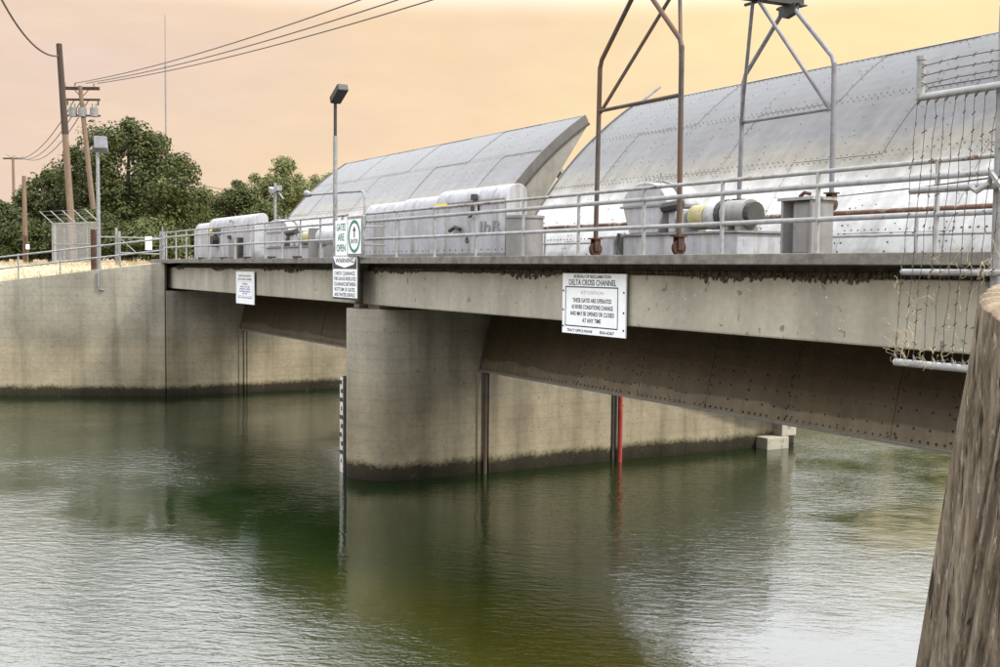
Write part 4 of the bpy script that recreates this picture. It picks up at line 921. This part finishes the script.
# ------------------------------------------------------------------ trees
def tree(px, ytop, depth, halfw_px, ybase_px, label, mat, seed, nleaf=9000, leaf=0.26, shape=1.0):
    nleaf = int(nleaf*1.9); leaf *= 0.72
    rnd = random.Random(seed)
    tp_ = at_depth(px, ytop, depth); hw = halfw_px/F*depth
    zb = gz(tp_.x, tp_.y); bx_, by_ = tp_.x, tp_.y
    hgt = tp_.z-zb
    o = thing('tree', (bx_, by_, zb), label, 'tree', 'trees on the far bank')
    tr_ = MB(); r0 = 0.10+hgt*0.025
    pts = [(bx_, by_, zb-0.3), (bx_+rnd.gauss(0, .12), by_+rnd.gauss(0, .12), zb+hgt*0.22), (bx_+rnd.gauss(0, .25), by_+rnd.gauss(0, .25), zb+hgt*0.5), (bx_+rnd.gauss(0, .4), by_+rnd.gauss(0, .4), zb+hgt*0.85)]
    tr_.tube(pts, r0, 9, True, r0*0.22)
    cz = zb+hgt*0.55; rz = hgt*0.47
    clumps = []
    for k in range(95):
        while True:
            v_ = Vector((rnd.uniform(-1, 1), rnd.uniform(-1, 1), rnd.uniform(-1, 1)))
            if 0.25 < v_.length < 1: break
        v_ = v_*(0.62+0.38*rnd.random())/max(v_.length, 0.6)
        out_ = k % 5 == 0
        if out_: v_ = v_.normalized()*rnd.uniform(0.94, 1.06)
        wz = 1.0 if v_.z < 0 else (1-0.35*v_.z*shape)
        c_ = Vector((bx_+v_.x*hw*wz*1.0, by_+v_.y*hw*wz*1.0, cz+v_.z*rz*0.92)); clumps.append((c_, (rnd.uniform(0.11, 0.18) if out_ else rnd.uniform(0.15, 0.31))*hw))
    for k in range(14):
        c_, rr = clumps[k*6]; s_ = Vector(pts[1 if k % 2 else 2])
        tr_.tube([s_, s_.lerp(c_, 0.5)+Vector((0, 0, -0.2)), c_], r0*0.34, 5, True, 0.03)
    tr_.build('trunk', 'bark', o, True)
    lf = MB()
    for k in range(nleaf):
        c_, rr = clumps[rnd.randrange(95)]
        d_ = Vector((rnd.gauss(0, 1), rnd.gauss(0, 1), rnd.gauss(0, 1))).normalized()
        q = c_+d_*rr*(rnd.random()**0.45)*Vector((1, 1, 0.8)).length/1.6
        if q.z < zb+0.25: q.z = zb+0.25+rnd.random()*0.6
        nn = (d_+Vector((rnd.gauss(0, .5), rnd.gauss(0, .5), rnd.gauss(0.4, .5)))).normalized(); u = nn.orthogonal().normalized(); w2 = nn.cross(u)
        a = rnd.random()*6.28; u, w2 = u*math.cos(a)+w2*math.sin(a), w2*math.cos(a)-u*math.sin(a)
        l1 = leaf*rnd.uniform(0.7, 1.6); l2 = l1*0.55
        lf.add([q-u*l1*0.5, q+w2*l2*0.5, q+u*l1*0.5, q-w2*l2*0.5], [(0, 1, 2, 3)])
    me = bpy.data.meshes.new('crown'); o0 = o.location
    me.from_pydata([(v[0]-o0.x, v[1]-o0.y, v[2]-o0.z) for v in lf.v], [], lf.f); me.update(); me.materials.append(M[mat])
    cr = bpy.data.objects.new('crown', me); col.objects.link(cr); cr.parent = o
    return o
tree(130, 124, 72, 74, 235, 'biggest dark green tree behind the slim lamp pole', 'leaf_dark', 1, 22000, 0.27)
tree(50, 172, 76, 46, 240, 'dark bushy tree behind the fenced enclosure', 'leaf_dark', 2, 13000, 0.27)
tree(4, 203, 70, 36, 245, 'dark leafy tree at the left edge of the picture', 'leaf_dark', 3, 12000, 0.26)
tree(182, 200, 82, 34, 240, 'low green bush right of the biggest tree', 'leaf_mid', 4, 9000, 0.26)
tree(238, 180, 95, 34, 240, 'rounded dark tree left of the two behind the far hoist', 'leaf_dark', 5, 9000, 0.28)
tree(285, 160, 98, 52, 240, 'tall olive green tree behind the far gate', 'leaf_pale', 6, 15000, 0.30)
tree(325, 175, 104, 40, 240, 'olive tree half hidden by the far gate', 'leaf_pale', 8, 10000, 0.30)
tree(268, 205, 86, 34, 240, 'darker low tree in front of the tall olive tree', 'leaf_mid', 9, 9000, 0.26)
tree(210, 205, 100, 30, 240, 'distant low green tree between the bushes', 'leaf_mid', 10, 7000, 0.28)
tree(-48, 205, 84, 44, 240, 'low dark tree just beyond the left picture edge', 'leaf_dark', 12, 7000, 0.28)
tree(90, 215, 66, 48, 245, 'dark undergrowth bush below the big tree', 'leaf_dark', 13, 10000, 0.24)
tree(150, 222, 64, 40, 245, 'leafy bush behind the pipe gate', 'leaf_mid', 14, 8000, 0.24)
tree(30, 222, 66, 40, 245, 'dark low bush behind the meter pole', 'leaf_dark', 15, 8000, 0.24)

for px_, yt_, dp_, lab, sd_ in ((690, 150, 74, 'leafy tree on the downstream bank hidden behind the gates, first past the pier', 31), (760, 158, 78, 'leafy tree on the downstream bank hidden behind the near gate, second past the pier', 32), (835, 150, 80, 'leafy tree on the downstream bank hidden behind the near gate, third past the pier', 33), (910, 160, 86, 'leafy tree on the downstream bank hidden behind the near gate, fourth past the pier', 34), (985, 168, 96, 'leafy tree on the downstream bank hidden behind the near gate, farthest past the pier', 35)):
    tree(px_, yt_, dp_, 58, 240, lab, 'leaf_mid', sd_, 7000, 0.32)

# ------------------------------------------------------------------ fence end on the right, over the water
FY = 6.8
f = thing('barrier_fence', (-4.6, FY, 4.0), 'pipe and wire strand barrier fence hung with dry weeds at the right', 'fence')
def fx(px, py): return on_y(px, py, FY)
bars = [(918, 98, 0.027, 'rail'), (911, 191, 0.026, 'rail'), (902, 272, 0.024, 'rail'), (895, 362, 0.028, 'rail')]
barpts = []
for bx_, by_, r_, mt_ in bars:
    a = fx(bx_, by_); barpts.append(a); o_ = tube('bar', [tuple(a), (-3.3, FY, a.z)], r_, mt_, f, 12)
zt_ = barpts[0].z; zl_ = barpts[3].z
tube('post', [(-5.06, FY+0.075, 4.3), (-5.06, FY+0.075, zt_+0.55)], 0.04, 'galv', f, 12)
tube('post', [(-3.35, FY+0.075, 3.6), (-3.35, FY+0.075, zt_+0.55)], 0.04, 'galv', f, 12)
e0 = barpts[0]
tube('end_upright', [(e0.x+0.02, FY, e0.z), (e0.x+0.02, FY, e0.z+0.27)], 0.03, 'galv', f, 10)
MB().tube([(e0.x+0.02, FY, e0.z+0.27), (e0.x+0.02, FY, e0.z+0.30)], 0.036, 10).build('end_cap', 'galv', f)
for k, dz in enumerate((0.09, 0.155, 0.225)):
    pts = [(e0.x+0.05, FY, e0.z+dz)]
    for i in range(1, 18): pts.append((e0.x+0.05+i*0.14, FY+random.gauss(0, .004), e0.z+dz+0.012*math.sin(i*0.6)+i*0.002))
    bw = tube('barbed_wire', pts, 0.0035, 'wire', f, 5)
    bb = MB()
    for i in range(1, 17):
        c_ = Vector(pts[i])
        for q in (Vector((0.012, 0.006, 0.016)), Vector((-0.008, 0.01, 0.017))): bb.tube([c_-q, c_+q], 0.0022, 4)
    tag(bb.build('barbs', 'wire', bw), kind='stuff')
    MB().tube([(e0.x+0.045, FY-0.02, e0.z+dz-0.012), (e0.x+0.085, FY-0.01, e0.z+dz), (e0.x+0.045, FY-0.02, e0.z+dz+0.012)], 0.004, 4).build('wire_clip', 'wire', f)
# vertical barbed strands
st_x = [e0.x+0.035+0.082*i for i in range(17)]
rnd = random.Random(11)
for i, x_ in enumerate(st_x):
    xb = barpts[3].x+0.03+0.085*i
    pts = []
    for k in range(15):
        u = k/14; pts.append((x_+(xb-x_)*u+rnd.gauss(0, .004), FY-0.045+rnd.gauss(0, .006), zt_-0.035+(zl_-zt_+0.06)*u))
    s_ = tube('strand', pts, 0.0022, 'wire', f, 4)
    bb = MB()
    for k in range(1, 14):
        c_ = Vector(pts[k])+Vector((0, 0, rnd.gauss(0, .02)))
        q = Vector((rnd.gauss(0, .01), .006, .011)); bb.tube([c_-q, c_+q], 0.0045, 4)
    tag(bb.build('barbs', 'wire', s_), kind='stuff')
    MB().tube([(x_-0.012, FY-0.02, zt_-0.02), (x_, FY-0.048, zt_-0.06), (x_+0.012, FY-0.02, zt_-0.02)], 0.005, 4).build('hook', 'wire', f)
    MB().tube([(xb-0.014, FY-0.02, zl_+0.025), (xb, FY-0.045, zl_+0.07), (xb+0.014, FY-0.02, zl_+0.025)], 0.005, 4).build('hook', 'galv', f)
# red cable and wrapped end
tube('red_cable', [on_y(832, 197, 11.4), on_y(915, 188, 8.6), on_y(990, 178, FY-0.06), on_y(1060, 170, FY-0.06)], 0.006, 'rust', f, 6)
MB().tube([(-5.2, FY-0.05, 6.10), (-5.12, FY-0.09, 6.06), (-5.06, FY-0.03, 6.12), (-5.0, FY-0.09, 6.17), (-4.96, FY-0.04, 6.08), (-4.9, FY-0.08, 6.02)], 0.022, 6).build('wire_knot', 'galv', f)
# dead weeds caught on the wires
wd = MB(); rnd = random.Random(5)
def weed(c_, L_, drop):
    p_ = Vector(c_); d_ = Vector((rnd.gauss(0, 1), rnd.gauss(0, .25), rnd.gauss(0, .6))).normalized(); pts = [p_.copy()]
    for k in range(7):
        d_ = (d_+Vector((rnd.gauss(0, .55), rnd.gauss(0, .2), rnd.gauss(-drop, .5)))).normalized(); p_ = p_+d_*L_/7; p_.y = min(max(p_.y, FY-0.11), FY-0.02); pts.append(p_.copy())
    wd.tube(pts, rnd.uniform(0.001, 0.0022), 4)
for k in range(46):
    u = rnd.random()
    weed((barpts[3].x+0.03+u**1.6*1.3, FY-0.05, zl_+0.03+abs(rnd.gauss(0, 0.06))), rnd.uniform(0.05, 0.16), 0.0)
for k in range(26):
    weed((barpts[2].x+0.1+rnd.random()*1.0, FY-0.05, barpts[2].z+rnd.gauss(0.02, 0.04)), rnd.uniform(0.1, 0.4), -0.08)
for k in range(26):
    u = rnd.random(); weed((barpts[3].x+0.05+0.16*u+rnd.gauss(0, .03), FY-0.05, zl_+0.05+u*0.42), rnd.uniform(0.06, 0.2), 0.0)
for k in range(26):
    weed((barpts[3].x+rnd.random()*1.1, FY-0.05, rnd.uniform(zl_, 5.5)), rnd.uniform(0.05, 0.16), 0.1)
tag(wd.build('dry_weeds', 'weed', f), 'straw coloured dry weeds tangled in the strands', kind='stuff')

# ------------------------------------------------------------------ timber pile in the foreground
PYY = 4.0
tl, bl = on_y(984, 285, PYY), on_y(918, 667, PYY)
rad = 0.27; lean = (bl.x-tl.x)/(bl.z-tl.z)
tl = tl+Vector((rad*(0.81-1), 0, 0)); PYY += rad*0.59
pile = thing('timber_pile', (tl.x+rad+lean*(0-tl.z), PYY, 0), 'weathered grey brown timber pile leaning at the right edge', 'pile')
rnd = random.Random(21); pb = MB(); n = 150; zs = [-1.5, 1, 2.2]+[2.5+0.06*k for k in range(47)]
cracks = [(rnd.random()*6.283, rnd.uniform(2.2, 4.8), rnd.uniform(0.5, 2.2), rnd.uniform(0.012, 0.038), rnd.uniform(-0.06, 0.06)) for _ in range(54)]
vs = []; phs = [rnd.random()*6.28 for _ in range(4)]
ridge = [rnd.gauss(0, 0.006) for k in range(n)]
NZ = len(zs)
def pile_r(a, z_, k):
    r_ = rad*(1+0.035*math.sin(3*a+phs[0])+0.02*math.sin(7*a+phs[1]+z_*0.5))+ridge[k]*(0.7+0.5*math.sin(z_*1.3+k))
    for ca, cz_, cl, dp, tw in cracks:
        d_ = (a-ca-tw*(z_-cz_)+math.pi) % (2*math.pi)-math.pi; u = (z_-cz_)/cl
        if abs(d_) < 0.07 and 0 <= u <= 1: r_ -= dp*(1-abs(d_)/0.07)*math.sin(math.pi*u)**0.5
    return r_
for j in range(NZ):
    for k in range(n):
        a = 2*math.pi*k/n
        ztop = 5.40-0.11*(0.59*math.cos(a)-0.81*math.sin(a))+0.01*math.sin(5*a+1)+ridge[k]*0.8
        z_ = zs[j] if j < len(zs)-1 else ztop
        z_ = min(z_, ztop)
        f_ = 1.0 if j < len(zs) else (0.93, 0.78, 0.45, 0.02)[j-len(zs)]
        zz = z_ + (0 if j < len(zs) else (0.015, 0.03, 0.02, 0.035)[j-len(zs)]+rnd.gauss(0, 0.006))
        r_ = pile_r(a, z_, k)*f_
        vs.append((tl.x+rad+lean*(zz-tl.z)+r_*math.cos(a), PYY+r_*math.sin(a), zz))
pb.add(vs, [(j*n+k, j*n+(k+1) % n, (j+1)*n+(k+1) % n, (j+1)*n+k) for j in range(NZ-1) for k in range(n)])
pb.build('shaft', 'pile', pile, False)
cp = MB(); rim = vs[-n:]; cxx = sum(v[0] for v in rim)/n; cyy = sum(v[1] for v in rim)/n; czz = sum(v[2] for v in rim)/n; cv = []
for f_, dz in ((1.0, 0.0), (0.96, 0.012), (0.8, 0.018), (0.5, 0.012), (0.2, 0.02)):
    for v in rim: cv.append((cxx+(v[0]-cxx)*f_, cyy+(v[1]-cyy)*f_, czz+(v[2]-czz)*f_+dz))
cp.add(cv+[(cxx, cyy, czz+0.015)], [(j*n+k, j*n+(k+1) % n, (j+1)*n+(k+1) % n, (j+1)*n+k) for j in range(4) for k in range(n)]+[(4*n+k, 4*n+(k+1) % n, 5*n) for k in range(n)])
cp.build('sawn_top', 'pile_end', pile, True)
# pale worn strip down the left side
sm = MB(); vs = []
zs2 = [2.2, 3.0, 3.6, 4.1, 4.5, 4.82]
a0 = R_(196); a1 = R_(212)
for j, z_ in enumerate(zs2):
    wdt = (0.9, 1.0, 1.0, 0.9, 0.8, 0.25)[j]
    for a in (a0, a0+(a1-a0)*wdt*0.5, a0+(a1-a0)*wdt):
        r_ = rad*1.045; vs.append((tl.x+rad+lean*(z_-tl.z)+r_*math.cos(a), PYY+r_*math.sin(a), z_))
sm.add(vs, [(j*3+k, j*3+k+1, j*3+k+4, j*3+k+3) for j in range(5) for k in range(2)])
o_ = sm.build('worn_strip', 'pile_scar', pile, True); md = o_.modifiers.new('th', 'SOLIDIFY'); md.thickness = 0.02
